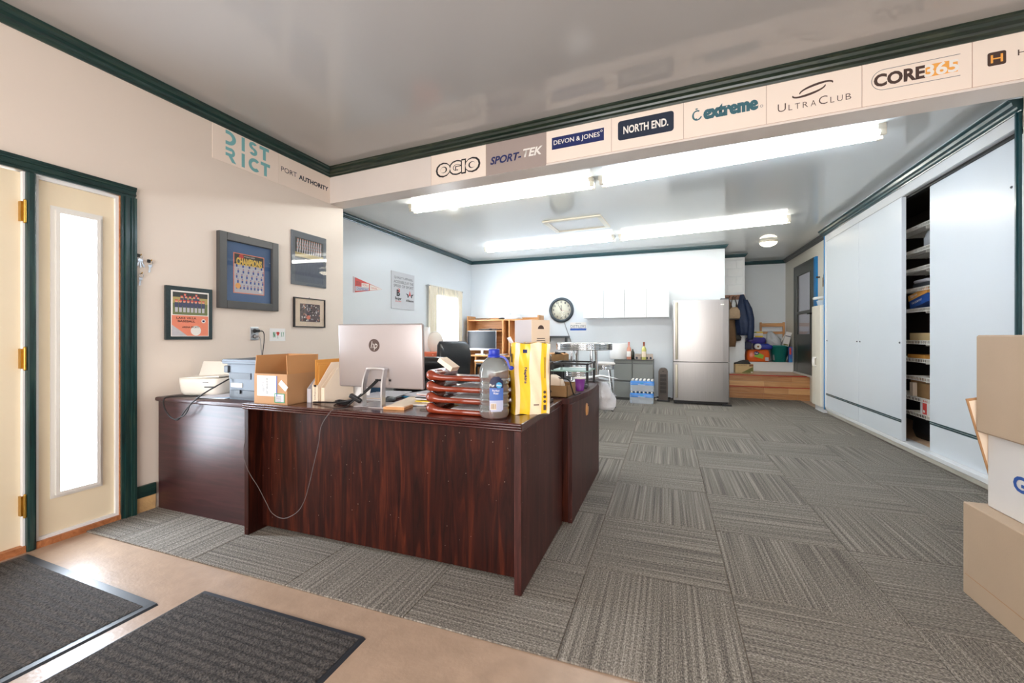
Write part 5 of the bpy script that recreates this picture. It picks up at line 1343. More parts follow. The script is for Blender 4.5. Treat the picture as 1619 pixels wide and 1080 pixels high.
def stool(label, loc, rz):
    t = thing('bar_stool', label, 'stool', loc, rz, 'chrome bar stools with white seats')
    MB().lathe([(.001, .712), (.10, .71), (.155, .703), (.173, .69), (.176, .678), (.168, .668)], n=36).build('seat', 'vinyl_seat', t)
    pr_ = [(.15, .60)]
    for k in range(3): z = .602+k*.022; pr_ += [(.158, z), (.162, z+.004), (.162, z+.014), (.158, z+.018)]
    MB().lathe(pr_+[(.165, .669)], n=36).build('band', 'chrome', t)
    for k in range(4):
        a = PI/4+k*PI/2; c, s_ = math.cos(a), math.sin(a)
        l_ = MB().cyl((c*.12, s_*.12, .61), (c*.215, s_*.215, .012), .0125, n=10).build('leg', 'chrome', t); MB().cyl((c*.2152, s_*.2152, 0), (c*.2152, s_*.2152, .014), .016, n=10).build('foot', 'black_rubber', l_)
    ring = [(.185*math.cos(2*PI*k/28), .185*math.sin(2*PI*k/28), .20) for k in range(29)]; MB().tube(ring, .010, 8, k=1, curve=False).build('foot_ring', 'chrome', t)
stool('chrome bar stool with white seat in front of the bar table', (-1.02, 5.18, .008), 10)
stool('chrome bar stool with white seat beside the filing cabinets', (-.894, 6.42, .008), 0)

# ================================================================== REAR WALL: CLOCK, PLATE, CABINETS
t = thing('wall_clock', 'round dark-rimmed wall clock on the rear wall', 'clock', (-1.915, YB, 1.612))
RX = Matrix.Rotation(R(90), 4, 'X')
MB().lathe([(.20, 0), (.24, .005), (.245, .02), (.235, .04), (.205, .05), (.19, .042), (.188, .03)], n=48, M=RX, caps=False).build('rim', 'clock_rim', t)
MB().lathe([(.195, .0), (.195, .026), (.001, .026)], n=48, M=RX).build('face', 'clock_face', t)
for k in range(1, 13): a = R(90-30*k); text('numeral', str(k), t, 'ink_black', .155*math.cos(a), .155*math.sin(a), .026 if k < 10 else .04, .04, y=-.0265, off=.02)
def hand(ang, l_, w_, m, y): MB().prism([(-w_, -.02), (w_, -.02), (w_*.5, l_), (-w_*.5, l_)], 'y', y, y-.002, M=Matrix.Rotation(R(ang), 4, 'Y')).build('hand', m, t)
hand(-2, .10, .006, 'ink_black', -.028); hand(-29, .15, .005, 'ink_black', -.030); hand(105, .15, .0015, 'ink_red', -.032)
text('lettering', 'QUARTZ', t, 'ink_grey', 0, -.06, .09, .015, y=-.0265)
MB().lathe([(.19, .044), (.10, .046), (.001, .047)], n=40, M=RX).build('glass', 'picture_glass', t)
tag(MB().tube([(-1.86, YB-.008, 1.375), (-1.80, YB-.008, 1.2), (-1.72, YB-.008, .98), (-1.66, YB-.01, .80), (-1.58, YB-.03, .62), (-1.50, YB-.02, .50)], .007, 6).build('clock_cord', 'cord_grey'), 'grey cord running down the wall from the clock', 'cord')
t = thing('license_plate', 'white and blue license plate below the clock', 'license plate', (-1.745, YB, 1.215))
B('plate', 'ink_white', t, 0, .31, -.003, 0, 0, .155, 0); mb = MB(); quad(mb, .0, .31, .0, .04, -.0036); mb.build('band', 'ink_blue', t); text('lettering', 'DISTILERS', t, 'ink_grey', .155, .075, .29, .055, y=-.0036, off=.0); text('lettering', 'Illinois', t, 'ink_grey', .16, .135, .10, .016, y=-.0036)
def wall_cab(label, x0, x1, z0=1.43, z1=1.93):
    t = thing('wall_cabinet', label, 'cabinet', (x0, YB, z0), 0, 'white wall cabinets'); W_ = x1-x0; H_ = z1-z0
    B('body', 'file_grey', t, .004, W_-.005, -.37, -.012, .003, H_-.003); B('bottom', 'white_gloss', t, 0, W_-.001, -.37, 0, 0, .003); B('side', 'white_gloss', t, 0, .004, -.37, 0, .003, H_); B('side', 'white_gloss', t, W_-.005, W_-.001, -.37, 0, .003, H_); B('roof', 'white_gloss', t, .004, W_-.005, -.37, 0, H_-.003, H_)  # grey body puts the shade of the door gaps into its colour
    for a, b, hx in ((.004, W_/2-.004, W_/2-.03), (W_/2+.004, W_-.005, W_/2+.03)):
        d = B('door', 'white_gloss', t, a, b, -.39, -.371, .002, H_-.002, .002, 1); MB().ball((hx, -.397, .045), .009, 8, 6).build('knob', 'silver', d)
wall_cab('white two-door wall cabinet nearer the clock', -1.42, -.695); wall_cab('white two-door wall cabinet next to the refrigerator', -.693, .04)

# ================================================================== FILING CABINETS AND WHAT STANDS ON THEM
def file_cab(label, x0, x1):
    t = thing('filing_cabinet', label, 'cabinet', (x0, 7.46, .008), 0, 'grey filing cabinets'); W_ = x1-x0
    B('body', 'file_grey', t, .001, W_-.001, .02, .52, .04, .68); B('plinth', 'file_dark', t, .005, W_-.005, .03, .5, 0, .04)
    B('top', 'file_dark', t, .001, W_-.001, 0, .52, .68, .69)
    for z0, z1 in ((.335, .635), (.045, .325)):
        d = B('drawer', 'file_grey', t, .006, W_-.006, .0, .02, z0, z1-.016, .003, 1); B('grip', 'file_dark', d, .008, W_-.008, .002, .02, z1-.014, z1); 
file_cab('grey two-drawer filing cabinet under the rose bottle', -.86, -.552); file_cab('grey two-drawer filing cabinet behind the water packs', -.55, -.21)
FZ = .6985
t = thing('foam_roll', 'large white foam roll standing on the filing cabinet', 'roll', (-.80, 7.78, FZ)); MB().lathe([(.02, 0), (.165, 0), (.17, .01), (.17, .265), (.165, .275), (.03, .275), (.02, .26)], n=36).build('roll', 'foam_white', t)
def wine(label, loc, gm, fm_, lm):
    t = thing('wine_bottle', label, 'bottle', loc, 0, 'wine bottles on the filing cabinets')
    MB().lathe([(.001, .001), (.036, .002), (.039, .01), (.039, .17), (.035, .195), (.02, .22), (.0145, .235), (.0145, .25)], n=22).build('bottle', gm, t)
    MB().lathe([(.016, .235), (.016, .295), (.017, .297), (.017, .305), (.001, .306)], n=18).build('capsule', fm_, t)
    v = []; n = 12
    for i in range(n+1): a = R(-150+120*i/n); v += [(.0396*math.cos(a), .0396*math.sin(a), .05), (.0396*math.cos(a), .0396*math.sin(a), .145)]
    MB().add(v, [(2*i, 2*i+1, 2*i+3, 2*i+2) for i in range(n)], 0, True).build('label', lm, t)
wine('rose wine bottle with pink foil beside the foam roll', (-.615, 7.56, FZ), 'rose_wine', 'foil_pink', 'ink_white')
wine('pale green white-wine bottle with copper foil', (-.365, 7.54, FZ), 'white_wine', 'foil_copper', 'paper_cream')
t = thing('wine_bottle', 'short dark bottle half hidden behind the rose bottle', 'bottle', (-.56, 7.66, FZ), 0, 'wine bottles on the filing cabinets'); MB().lathe([(.001, .001), (.03, .002), (.032, .12), (.02, .15), (.013, .165), (.013, .18), (.001, .181)], n=18).build('bottle', 'dark_glass', t)
t = thing('gift_box', 'long pinkish wine gift box lying behind the pale bottle', 'box', (-.52, 7.66, FZ), 3); B('carton', 'cardboard_pale', t, 0, .30, 0, .11, 0, .095, .002, 1); mb = MB(); 
for x in (.03, .11, .2, .26): disc(mb, x, .025, .018, -.0006, 0, 9, .022)
mb.build('print', 'navy_dark', t); text('lettering', 'WINE', t, 'ink_brown', .06, .07, .06, .012, y=-.0006)

# ================================================================== BOTTLED WATER PACKS
BM = None
def water_pack(label, loc, rz):
    t = thing('water_pack', label, 'water bottles', loc, rz, 'shrink-wrapped water packs')
    global BM
    if BM is None:
        BM = [MB().lathe([(.001, .0005), (.026, .001), (.029, .008), (.029, .05), (.027, .055), (.029, .06), (.029, .125), (.022, .155), (.012, .175), (.012, .178)], n=12).mesh('bottle', 'bottle_clear'), MB().lathe([(.014, .176), (.014, .193), (.001, .194)], n=10).mesh('bottle_cap', 'ink_white')]
    for i in range(6):
        for j in range(4):
            b = link('bottle', BM[0], t, (-.155+.062*i, -.093+.062*j, 0)); link('bottle_cap', BM[1], b)
    mb = MB(); mb.rings([sq(0, 0, .001, .186, .123, 9, 40), sq(0, 0, .06, .188, .125, 9, 40), sq(0, 0, .135, .187, .124, 9, 40)], 0, True, False); mb.rings([sq(0, 0, .105, .1885, .1255, 9, 40), sq(0, 0, .15, .186, .123, 9, 40), sq(0, 0, .168, .178, .116, 9, 40)], 1, True, False)
    w_ = mb.build('shrink_wrap', ['plastic_film', 'wrap_blue'], t)
    m2 = MB(); disc(m2, 0, .135, .03, -.1265, 0, 14, .015); m2.build('emblem', 'label_cyan', w_); text('lettering', 'Water', w_, 'ink_white', 0, .113, .12, .018, y=-.1275)
water_pack('upper shrink-wrapped water bottle pack of the two stacked', (-.375, 7.27, .2025), -2); water_pack('lower shrink-wrapped water bottle pack resting on the carpet', (-.385, 7.25, .008), 2)

# tower heater
t = thing('tower_heater', 'bronze tower heater beside the refrigerator', 'heater', (-.055, 7.58, .008))
B('base', 'black_plastic', t, -.10, .10, -.09, .09, 0, .022, .008)
MB().prism([(-.075, .022), (-.075, .50), (-.06, .54), (-.03, .558), (.03, .558), (.06, .54), (.075, .50), (.075, .022)], 'y', -.055, .06).build('body', 'heater_bronze', t)
B('grill', 'heater_grill', t, -.05, .05, -.0565, -.055, .12, .46)
for k in range(6): B('slat', 'heater_bronze', t, -.052, .052, -.062, -.056, .125+k*.066, .133+k*.066)
B('control', 'black_plastic', t, -.015, .015, -.058, -.055, .498, .51)
t = thing('floor_cable', 'black power cord lying on the carpet behind the heater', 'cord', (0, 0, .008)); MB().tube([(-.12, 7.66, .012), (-.16, 7.74, .012), (-.15, 7.86, .02), (-.02, 7.90, .012), (.06, 7.88, .012)], .012, 7).build('cord', 'black_rubber', t); MB().box(-.19, -.13, 7.62, 7.70, .0, .03, bev=.008).build('plug', 'ivory', t)

# ================================================================== REFRIGERATOR
t = thing('refrigerator', 'stainless steel bottom-freezer refrigerator against the rear wall', 'refrigerator', (.095, 7.33, .008))
W_ = .825
B('body', 'fridge_side', t, .01, W_-.01, .06, .66, .04, 1.66)
def fdoor(z0, z1, name):
    RR = []; n = 12
    pts = [(0, .058)]+[(0, .02), (.012, .004)]+[(W_*k/n*.93+.03, -.010*math.sin(PI*k/n)) for k in range(1, n)]+[(W_-.012, .004), (W_, .02), (W_, .058)]
    return MB().prism(pts, 'z', z0, z1, smooth=False).build(name, 'steel_brushed', t)
u_ = fdoor(.688, 1.672, 'upper_door'); l_ = fdoor(.06, .676, 'freezer_drawer')
MB().box(.035, .075, -.052, -.03, .72, 1.64, bev=.009, seg=3).box(.04, .07, -.03, .004, .74, .78).box(.04, .07, -.03, .004, 1.58, 1.62).build('handle', 'handle_beige', u_)
MB().box(.035, .075, -.03, -.0, .10, .64, bev=.009, seg=3).build('handle', 'handle_beige', l_)
rrm = MB(); rrect(rrm, .70, .75, 1.585, 1.602, .005, -.0085); rrm.build('badge', 'ink_white', u_); 
B('hinge', 'dark_grey', t, W_-.12, W_-.01, .0, .09, 1.672, 1.69); B('grille', 'black_plastic', t, .02, W_-.02, .04, .07, .012, .055)
for x in (.04, W_-.06): MB().cyl((x, .06, 0), (x, .06, .045), .02, n=10).cyl((x, .60, 0), (x, .60, .045), .02, n=10).build('foot', 'black_plastic', t)
B('foot_bracket', 'black_plastic', t, W_-.10, W_+.03, -.01, .05, .0, .03)
mg = thing('fridge_magnet', 'small papers clipped to the side of the refrigerator', 'paper', (.095, 7.5, 1.40)); B('sheet', 'paper', mg, .0, .0095, -.08, .08, -.10, .12); B('sheet', 'ink_red', mg, .003, .0098, -.05, .03, -.16, -.105)

# ================================================================== ALCOVE THINGS
t = thing('coat_rack', 'wooden peg rack fixed to the white column', 'coat rack', (.96, 8.99, 1.80)); B('board', 'panel_brown', t, 0, .42, -.02, 0, 0, .09, .003)
for x in (.06, .16, .27, .37): MB().cyl((x, -.02, .04), (x, -.075, .055), .009, n=8).ball((x, -.08, .056), .013, 8, 6).build('peg', 'panel_brown', t)
def garment(name, label, cat, loc, secs, m, seed, extra=None):
    t = thing(name, label, cat, loc); RR = []
    for z, cx, a, b in secs: RR.append([(cx+a*math.cos(2*PI*i/26)*(1+.05*math.sin(5*i)), b*math.sin(2*PI*i/26)*(1+.25*math.sin(2*PI*i/26*6+z*9)), z) for i in range(26)])
    MB().rings(RR).jitter(.018, 7, seed).build('body', m, t); return t
t = garment('navy_jacket', 'navy blue jacket hanging on the peg rack', 'jacket', (1.33, 8.90, 1.86), [(.02, 0, .03, .03), (-.03, 0, .05, .045), (-.14, .005, .08, .06), (-.32, .01, .115, .07), (-.52, .02, .125, .075), (-.68, .02, .12, .075), (-.74, .0, .10, .06)], 'jacket_navy', 2)
RR = []
for z, cx, r in ((-.08, .05, .04), (-.25, .10, .055), (-.42, .13, .058), (-.60, .135, .055), (-.78, .125, .05), (-.82, .12, .045)): RR.append([(cx+r*math.cos(2*PI*i/16), -.06+r*math.sin(2*PI*i/16)*.8, z) for i in range(16)])
MB().rings(RR).jitter(.012, 12, 4).build('sleeve', 'jacket_navy', t)
t = garment('brown_coat', 'brown corduroy coat hanging beside the refrigerator', 'coat', (1.085, 8.88, 1.82), [(.02, 0, .02, .03), (-.10, 0, .06, .05), (-.3, .0, .10, .06), (-.55, .01, .12, .065), (-.80, .015, .125, .07), (-.92, .01, .12, .065)], 'jacket_brown', 5)
t = thing('handbag', 'tan handbag with dark strap on the peg rack', 'bag', (1.18, 8.765, 1.42)); MB().rings([sq(0, 0, 0, .085, .03, 3), sq(0, 0, .06, .10, .045, 3), sq(0, 0, .16, .09, .04, 3), sq(0, 0, .22, .05, .02, 2.5)]).jitter(.008, 14, 1).build('pouch', 'bag_tan', t)
MB().tube([(-.06, 0, .19), (-.03, .08, .36), (0, .14, .435), (.03, .08, .36), (.06, 0, .19)], .008, 7).build('strap', 'strap_dark', t); B('base_band', 'strap_dark', t, -.08, .08, -.036, .036, -.008, .012, .004)
t = thing('wool_hat', 'grey-green folded cap hanging below the navy jacket', 'cap', (1.24, 8.92, 1.02)); MB().rings([sq(0, 0, 0, .07, .03, 2.5), sq(0, 0, .06, .08, .035, 2.5), sq(-.01, 0, .12, .05, .025, 2.2), sq(0, .02, .70, .006, .006, 2)]).jitter(.008, 14, 6).build('cloth', 'shoe_dark', t)
PZ, LZ = .4185, .6005
t = thing('shoe_carton', 'sand-coloured shoe carton with olive corner on the platform', 'box', (1.205, 8.82, PZ), 2); B('carton', 'box_sand', t, 0, .30, 0, .16, 0, .165); mb = MB(); mb.add([(.10, -.0006, .005), (.295, -.0006, .005), (.295, -.0006, .12)], [(0, 1, 2)], 0); quad(mb, .23, .295, .125, .16, -.0008, 1); quad(mb, .255, .29, .01, .03, -.0012, 2); mb.build('print', ['olive', 'panel_brown', 'ink_white'], t); text('lettering', 'COUNTRY', t, 'panel_brown', .11, .14, .18, .022, y=-.0008)
t = thing('worn_shoe', 'worn dark shoe lying on the sand-coloured carton', 'shoe', (1.33, 8.89, PZ+.1655), 4); MB().rings([sq(0, 0, .0, .135, .045, 2.6), sq(0, 0, .02, .14, .05, 2.6), sq(.02, 0, .05, .09, .042, 2.4), sq(.06, 0, .075, .05, .03, 2.2)]).jitter(.01, 18, 2).build('upper', 'shoe_dark', t); MB().rings([sq(0, 0, -.0004, .138, .047, 2.6), sq(0, 0, .010, .142, .051, 2.6)]).build('sole', 'black_rubber', t)
t = thing('worn_shoe', 'second worn dark shoe at the carton edge', 'shoe', (1.46, 8.97, PZ+.1655), -20); 
bpy.data.objects.remove(t)
# cleaning pile on the ledge
def pillow(name, label, cat, loc, rz, a, b, h_, m, seed, rings=((0, .9), (.15, 1.0), (.5, 1.03), (.85, .98), (1, .86))):
    t = thing(name, label, cat, loc, rz); mb = MB().rings([sq(0, 0, h_*u, a*k, b*k, 5, 36) for u, k in rings]); mb.jitter(.006, 14, seed)
    for v_ in mb.bm.verts: v_.co.z = max(v_.co.z, 0)
    mb.build('wrapper', m, t); return t
t = pillow('towel_pack', 'orange paper-towel pack lying at the bottom of the pile', 'package', (1.70, 9.60, LZ), 0, .205, .145, .235, 'pack_orange', 1)
mb = MB(); mb.add([(-.08, -.163, .10), (.07, -.163, .06), (.09, -.163, .13), (-.04, -.163, .20)], [(0, 1, 2, 3)], 0); disc(mb, -.04, .17, .045, -.164, 1, 16, .035); quad(mb, .11, .17, .02, .09, -.163, 2); mb.build('print', ['pack_lime', 'navy', 'paper_grey'], t); text('lettering', 'Fab', t, 'ink_white', -.04, .17, .06, .035, y=-.166, off=.03)
t = pillow('tissue_pack', 'dark blue tissue pack on top of the orange pack', 'package', (1.80, 9.62, LZ+.242), -4, .165, .12, .115, 'pack_blue', 2)
t = thing('tissue_roll', 'white toilet roll lying in front of the blue pack', 'roll', (1.685, 9.46, LZ+.30)); MB().lathe([(.02, -.05), (.055, -.05), (.058, -.045), (.058, .045), (.055, .05), (.02, .05)], n=26, M=Matrix.Rotation(R(90), 4, 'X')).build('roll', 'paper', t); MB().lathe([(.02, -.052), (.018, 0), (.02, .052)], n=16, M=Matrix.Rotation(R(90), 4, 'X')).build('core', 'tan_carton', t); 
t.location.z = LZ+.242+.058
t = pillow('tissue_pack', 'purple and blue tissue pack higher in the pile', 'package', (1.69, 9.70, LZ+.36), 6, .165, .12, .12, 'pack_purple', 3)
t = thing('napkin_box', 'white and yellow napkin box crowning the pile', 'box', (1.545, 9.62, LZ+.484), 1); B('carton', 'ink_white', t, 0, .26, 0, .14, 0, .12); mb = MB(); quad(mb, 0, .26, .085, .112, -.0006); quad(mb, .12, .26, .0, .03, -.0006); mb.build('band', 'pack_yellow', t); mb = MB(); quad(mb, .07, .15, .09, .106, -.0012); mb.build('print', 'ink_green', t)
t = pillow('dark_parcel', 'dark wrapped parcel wedged at the near side of the pile', 'package', (1.50, 9.60, LZ+.242), 0, .09, .10, .15, 'shirt_print', 6)
# green bin
t = thing('waste_bin', 'teal green ribbed waste bin full of wrapping', 'bin', (2.08, 9.60, LZ)); mb = MB(); n = 56
def binring(r, z, rib): return [((r+(.003 if i % 2 else 0)*rib)*math.cos(2*PI*i/n), (r+(.003 if i % 2 else 0)*rib)*math.sin(2*PI*i/n), z) for i in range(n)]
mb.rings([binring(.115, .001, 1), binring(.145, .29, 1), binring(.156, .295, 0), binring(.158, .325, 0), binring(.15, .326, 0), binring(.143, .29, 0), binring(.112, .02, 0)]); mb.build('shell', 'bin_green', t)
t = thing('plastic_wrap', 'crumpled grey plastic wrap bulging out of the green bin', 'plastic', (2.02, 9.57, LZ+.296)); MB().rings([sq(0, 0, -.25, .05, .05, 2.4), sq(0, 0, .0, .07, .07, 2.4), sq(-.03, 0, .05, .13, .09, 2.2), sq(-.05, 0, .16, .12, .08, 2.2), sq(-.08, .0, .25, .08, .06, 2), sq(-.09, 0, .31, .03, .03, 2)]).jitter(.03, 11, 3).build('film', 'wrap_grey', t)
t = thing('window_screen', 'white framed panel stuck at an angle in the green bin', 'frame', (2.10, 9.66, LZ+.05), 0); M = Matrix.Rotation(R(24), 4, 'Y'); mb = MB()
for q in ((-.12, -.10, 0, .50), (.10, .12, 0, .50), (-.10, .10, .48, .50), (-.1, .1, 0, .02)): mb.box(q[0], q[1], 0, .012, q[2], q[3], M=M)
mb.build('rails', 'ink_white', t); MB().box(-.10, .10, .004, .008, .02, .48, M=M).build('screen_panel', 'heater_grill', t)
t = thing('spray_carton', 'white leaning carton with green base beside the bin', 'box', (2.15, 9.50, LZ+.33), 0); M = Matrix.Rotation(R(13), 4, 'Y'); MB().box(-.04, .06, -.04, .03, -.01, .26, M=M).build('carton', 'carton_white', t); MB().box(-.035, .055, -.0415, -.04, .17, .19, M=M).build('print', 'ink_grey', t); MB().box(-.03, .05, -.0415, -.04, .0, .025, M=M).build('print', 'olive', t)
t = thing('foil_box', 'narrow blue and red box standing between bin and door', 'box', (2.245, 9.50, LZ), 0); B('carton', 'label_blue', t, -.03, .03, -.03, .03, 0, .30); mb = MB(); quad(mb, -.022, .01, .15, .28, -.0306); mb.build('print', 'ink_red', t); mb = MB(); quad(mb, -.02, .02, .01, .07, -.0306); mb.build('print', 'label_cyan', t)
t = thing('wooden_chair', 'light wooden slat-back chair behind the green bin', 'chair', (2.03, 9.83, LZ)); 
for x in (-.22, .19): B('back_post', 'oak', t, x, x+.035, .10, .135, 0, .79)
B('top_rail', 'oak_x', t, -.185, .19, .102, .13, .70, .77, .003); B('slat', 'oak_x', t, -.185, .19, .105, .127, .55, .60); B('seat', 'oak_x', t, -.22, .225, -.09, .135, .36, .385)
for x in (-.21, .185): B('leg', 'oak', t, x, x+.03, -.085, -.055, 0, .36)
t = thing('wall_plaque', 'small wooden tag hung by a string beside the blue casing', 'plaque', (XD, 7.72, 1.87), -90); B('tag', 'bag_tan', t, -.06, .06, -.015, 0, 0, .14, .003); mb = MB(); mb.tube([(-.05, -.008, .14), (0, -.01, .21), (.05, -.008, .14)], .003, 5, k=1, curve=False); mb.build('string', 'strap_dark', t); mb = MB(); disc(mb, 0, .08, .03, -.0156, 0, 10, .02); quad(mb, -.008, .008, .03, .08, -.0156); mb.build('motif', 'panel_brown', t)
# narrow white cabinet
t = thing('tall_cabinet', 'narrow tall white cabinet at the end of the closet', 'cabinet', (2.062, 7.17, .008)); B('body', 'wall_cream', t, .02, .213, .0, .37, .08, 1.545); B('plinth', 'white_paint', t, .04, .2, .01, .36, 0, .08)
for y0, y1, hy in ((.002, .183, .155), (.187, .368, .215)):
    d = B('door', 'ivory', t, .0, .02, y0, y1, .085, 1.54, .003, 1); MB().tube([(0, hy, .66), (-.03, hy, .67), (-.03, hy, .77), (0, hy, .78)], .010, 8, k=3).build('handle', 'ink_white', d)
t = thing('mixer', 'white appliance with clear bowl on the narrow cabinet', 'appliance', (2.15, 7.38, 1.5535), 0); MB().lathe([(.05, 0), (.06, .01), (.075, .07), (.07, .075), (.055, .012), (.001, .008)], n=20).build('bowl', 'bottle_clear', t); MB().box(-.10, .03, -.04, .04, .10, .14, bev=.015, seg=3, M=Matrix.Rotation(R(-8), 4, 'Y')).build('arm', 'white_gloss', t); B('post', 'white_gloss', t, .055, .085, -.03, .03, 0.0, .125, .006); B('base', 'file_grey', t, -.04, .06, -.05, .05, .0, .006)

# ================================================================== SLIDING DOOR CLOSET
t = thing('sliding_closet', 'long white built-in closet with sliding doors', 'closet', (XC, 3.61, 0))
L_ = 3.56
# local y runs along the closet, +x into it
B('kick_board', 'wall_cream', t, .035, .055, .0, L_, .0085, .065); B('bottom_rail', 'white_gloss', t, 0, .12, .04, L_, .06, .098, .003, 1); B('floor_board', 'cabinet_floor', t, .12, .68, .01, L_, .06, .097)
B('header', 'white_gloss', t, .0, .11, .03, L_, 2.44, 2.53); B('track', 'black_plastic', t, .045, .10, .03, L_-.02, 2.418, 2.44); B('track', 'silver', t, .005, .012, .035, L_, 2.435, 2.445)
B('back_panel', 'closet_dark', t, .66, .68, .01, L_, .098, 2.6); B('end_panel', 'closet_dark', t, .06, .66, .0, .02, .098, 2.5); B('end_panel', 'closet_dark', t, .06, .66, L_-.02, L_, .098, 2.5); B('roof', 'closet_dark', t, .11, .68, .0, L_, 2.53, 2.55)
B('end_stile', 'white_gloss', t, 0, .06, L_-.075, L_, .06, 2.44); B('end_stile', 'blue_casing', t, -.006, .03, L_-.02, L_-.001, .06, 2.53)
B('fascia', 'white_gloss', t, .0, .06, .0, L_, 2.602, 2.664)
def sdoor(y0, y1, x0, zb, zt, zs, name='door'):
    d = B(name, 'door_laminate', t, x0, x0+.036, y0, y1, zb, zt, .002, 1)
    for k in range(2): B('inlay_strip', 'green_dark', d, x0-.003, x0, y0+.001, y1-.001, zs+k*.016, zs+k*.016+.012)
    return d
a = sdoor(6.03-3.61, 7.10-3.61, .002, .10, 2.435, .275); b = sdoor(5.069-3.61, 6.028-3.61, .002, .10, 2.435, .275); c_ = sdoor(3.70-3.61, 4.736-3.61, .06, .099, 2.417, .33)
for d, ys, x in ((a, (7.06-3.61, 6.07-3.61), .002), (b, (5.99-3.61, 5.10-3.61), .002)):
    for y in ys: MB().ball((x, y, 1.04), .010, 8, 6).build('finger_pull', 'ink_grey', d)
MB().ball((.06, 3.80-3.61, 2.10), .009, 8, 6).build('finger_pull', 'ink_grey', c_)
CP = [(0, 0), (.07, 0), (.07, -.010), (.055, -.018), (.05, -.04), (.03, -.05), (.026, -.062), (.010, -.07), (.008, -.078), (0, -.078)]
v = []
for y in (-.01, L_+.03):
    for o, z in CP: v.append((-o, y, 2.604+z))
n = len(CP); MB().add(v, [(i, (i+1) % n, n+(i+1) % n, n+i) for i in range(n)]+[list(range(n)), list(range(2*n-1, n-1, -1))]).build('crown', 'green_dark', t)
mb = MB(); 
for y0, y1, tt in ((.0, .012, .014), (.012, .024, .022), (.024, .036, .014)): mb.box(-tt, 0, y0, y1, .06, 2.526)
mb.build('edge_trim', 'green_dark', t)
def wire_shelf(z, y0=.5, y1=2.2, depth=.36, x0=.16):
    mb = MB(); r = .0032
    for zz in (z, z-.032): mb.box(x0-r, x0+r, y0, y1, zz-r, zz+r)
    k = int((y1-y0)/.027)
    for i in range(k+1): y = y0+(y1-y0)*i/k; mb.box(x0-.002, x0+.002, y-.002, y+.002, z-.032, z); mb.box(x0, x0+depth, y-.0018, y+.0018, z-.002, z+.0018)
    for xx in (x0+depth*.5, x0+depth): mb.box(xx-r, xx+r, y0, y1, z-.008, z-.003)
    s_ = mb.build('wire_shelf', 'wire_white', t)
    MB().box(x0+.03, .66, 1.46, 1.474, z-.05, z-.008).build('bracket', 'wire_white', s_)
SH = [2.17, 1.945, 1.765, 1.57, 1.37, 1.06, .885, .71, .51, .36]
for k, z in enumerate(SH): wire_shelf(z, .5, 1.75 if k in (7, 9) else 2.2)
def oncl(x, y): return (XC+x, y)
def cbox(name, label, cat, x, y, z, a, b, h_, m, rz=0, group='things stored in the closet'):
    q = thing(name, label, cat, (XC+x, y, z), rz, group); B('carton', m, q, 0, a, 0, b, 0, h_, .001, 1); return q
q = thing('clear_pouch', 'clear plastic pouch on the second closet shelf from the top', 'bag', (XC+.175, 5.02, SH[1]+.002), 0, 'things stored in the closet'); 
MB().rings([sq(.04, 0, -.0, .03, .10, 4), sq(.04, 0, .08, .035, .10, 4), sq(.04, 0, .15, .01, .09, 4)]).jitter(.008, 14, 2).build('film', 'plastic_film', q); B('card', 'paper_grey', q, .03, .045, -.07, .07, .01, .10)
q = thing('slipper_box', 'orange and blue shoe box tipped on the middle closet shelf', 'box', (XC+.175, 5.16, SH[4]+.012), 0, 'things stored in the closet')
M = Matrix.Rotation(R(-11), 4, 'X')
MB().box(0, .2, -.16, .16, .02, .10, M=M).build('body', 'ink_blue', q); l_ = MB().box(-.004, .204, -.165, .165, .10, .155, M=M).build('lid', 'ink_orange', q)
MR = M @ Matrix.Rotation(R(-90), 4, 'Z')
for s_, m_, xx, zz, w_, h_, nm in (('Slip-on', 'ink_white', -.06, .128, .12, .034, l_), ('THE COMFORT', 'ink_white', -.02, .062, .18, .020, q)):
    o = text('lettering', s_, q, m_, 0, 0, w_, h_, off=.02); o.matrix_local = MR @ Matrix.Translation((xx, -.006, zz))
cbox('flat_carton', 'tan printed carton on the closet shelf below the shoe box', 'box', .18, 4.98, SH[5]+.003, .2, .36, .07, 'box_sand'); 
q = cbox('wood_board', 'orange-brown flat box lying on a lower closet shelf', 'box', .18, 5.08, SH[6]+.003, .2, .30, .035, 'manila')
cbox('brown_carton', 'taller brown carton standing low in the closet', 'box', .22, 5.12, SH[8]+.003, .26, .30, .18, 'cardboard')
q = cbox('dark_carton', 'dark brown carton with black hole at the front, low in closet', 'box', .185, 4.98, SH[8]+.003, .03, .24, .14, 'tan_carton'); 
cbox('small_bottle_box', 'narrow white and red box left of the dark carton', 'box', .175, 5.27, SH[8]+.003, .05, .06, .13, 'paper_cream')
q = cbox('red_box', 'white box with wide red stripe on the lowest closet shelf', 'box', .165, 4.95, SH[9]+.003, .12, .17, .14, 'carton_white'); mb = MB(); mb.add([(-.0008, .06, .005), (-.0008, .13, .005), (-.0008, .13, .135), (-.0008, .06, .135)], [(0, 1, 2, 3)], 0); mb.add([(-.0012, .09, .02), (-.0012, .12, .02), (-.0012, .12, .045), (-.0012, .09, .04)], [(0, 1, 2, 3)], 1); mb.build('stripe', ['ink_red', 'ink_white'], q)
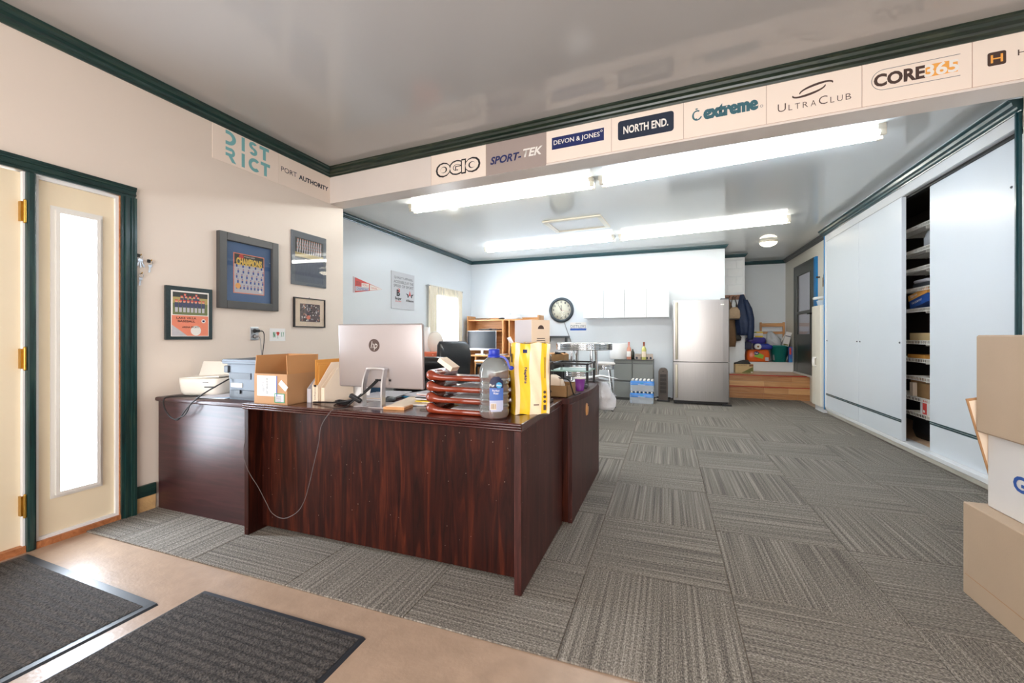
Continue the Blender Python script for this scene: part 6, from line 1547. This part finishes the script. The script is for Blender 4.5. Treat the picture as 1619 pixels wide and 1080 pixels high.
q = thing('black_bag', 'black rounded bag on the closet floor', 'bag', (XC+.36, 5.25, .098), 0, 'things stored in the closet'); MB().rings([sq(0, 0, .001, .13, .20, 3), sq(0, 0, .08, .15, .22, 3), sq(0, 0, .18, .14, .20, 3), sq(0, 0, .225, .09, .14, 2.5)]).jitter(.012, 9, 3).build('body', 'black_rubber', q); MB().tube([(0, -.06, .21), (0, -.04, .25), (0, .04, .25), (0, .06, .21)], .008, 7).build('handle', 'black_rubber', q)
q = thing('grey_clothes', 'folded grey clothes on the third closet shelf', 'clothes', (XC+.19, 5.02, SH[3]+.003), 0, 'things stored in the closet'); MB().box(0, .2, 0, .30, 0, .05, bev=.02, seg=3).jitter(.006, 12, 1).build('fold', 'dark_grey', q); MB().box(.0, .19, .05, .28, .046, .08, bev=.015, seg=3).jitter(.006, 12, 4).build('fold', 'paper_grey', q)

# ================================================================== CARTONS ON THE RIGHT
t = thing('large_carton', 'wide closed carton on the carpet, bottom of the stack', 'box', (1.19, 1.62, .008)); B('carton', 'cardboard_grey', t, 0, .62, 0, .735, 0, .388, .003, 1); B('tape', 'cardboard_pale', t, .0, .62, .35, .40, .388, .3888); mb = MB(); mb.box(-.0008, .0, .02, .72, .086, .088); mb.build('crease', 'cardboard', t)
B('label', 'paper', t, .10, .22, .33, .46, .3888, .3894)
t = thing('white_carton', 'white carton with blue lettering in the middle of the stack', 'box', (1.25, 1.70, .397), 0); B('carton', 'carton_white', t, 0, .50, 0, .62, 0, .306, .004, 1)
for s_, yy in (('GILDAN', 0),):
    o = text('lettering', s_, t, 'ink_blue', 0, 0, .36, .062, off=.03); o.location = (-.0014, .30, .145); o.rotation_euler = (0, 0, R(-90))
t = thing('top_carton', 'plain taupe carton on top of the stack', 'box', (1.213, 1.68, .7035)); mb = MB(); mb.box(0, .52, 0, .64, 0.0, .402, bev=.006, seg=1); 
mb.build('carton', 'cardboard_grey', t); B('tape', 'cardboard_pale', t, .0, .52, .29, .35, .402, .4026)
t = thing('cardboard_sheet', 'thin pale cardboard sheet leaning behind the carton stack', 'cardboard', (1.287, 2.326, .3975), 0)
MB().box(0, .28, 0, .006, 0.0, .45, M=Matrix.Rotation(R(-13.0), 4, 'Y')).build('sheet', 'cardboard', t); MB().box(.006, .27, -.001, 0, .02, .44, M=Matrix.Rotation(R(-13.0), 4, 'Y')).build('face_paper', 'paper_cream', t)
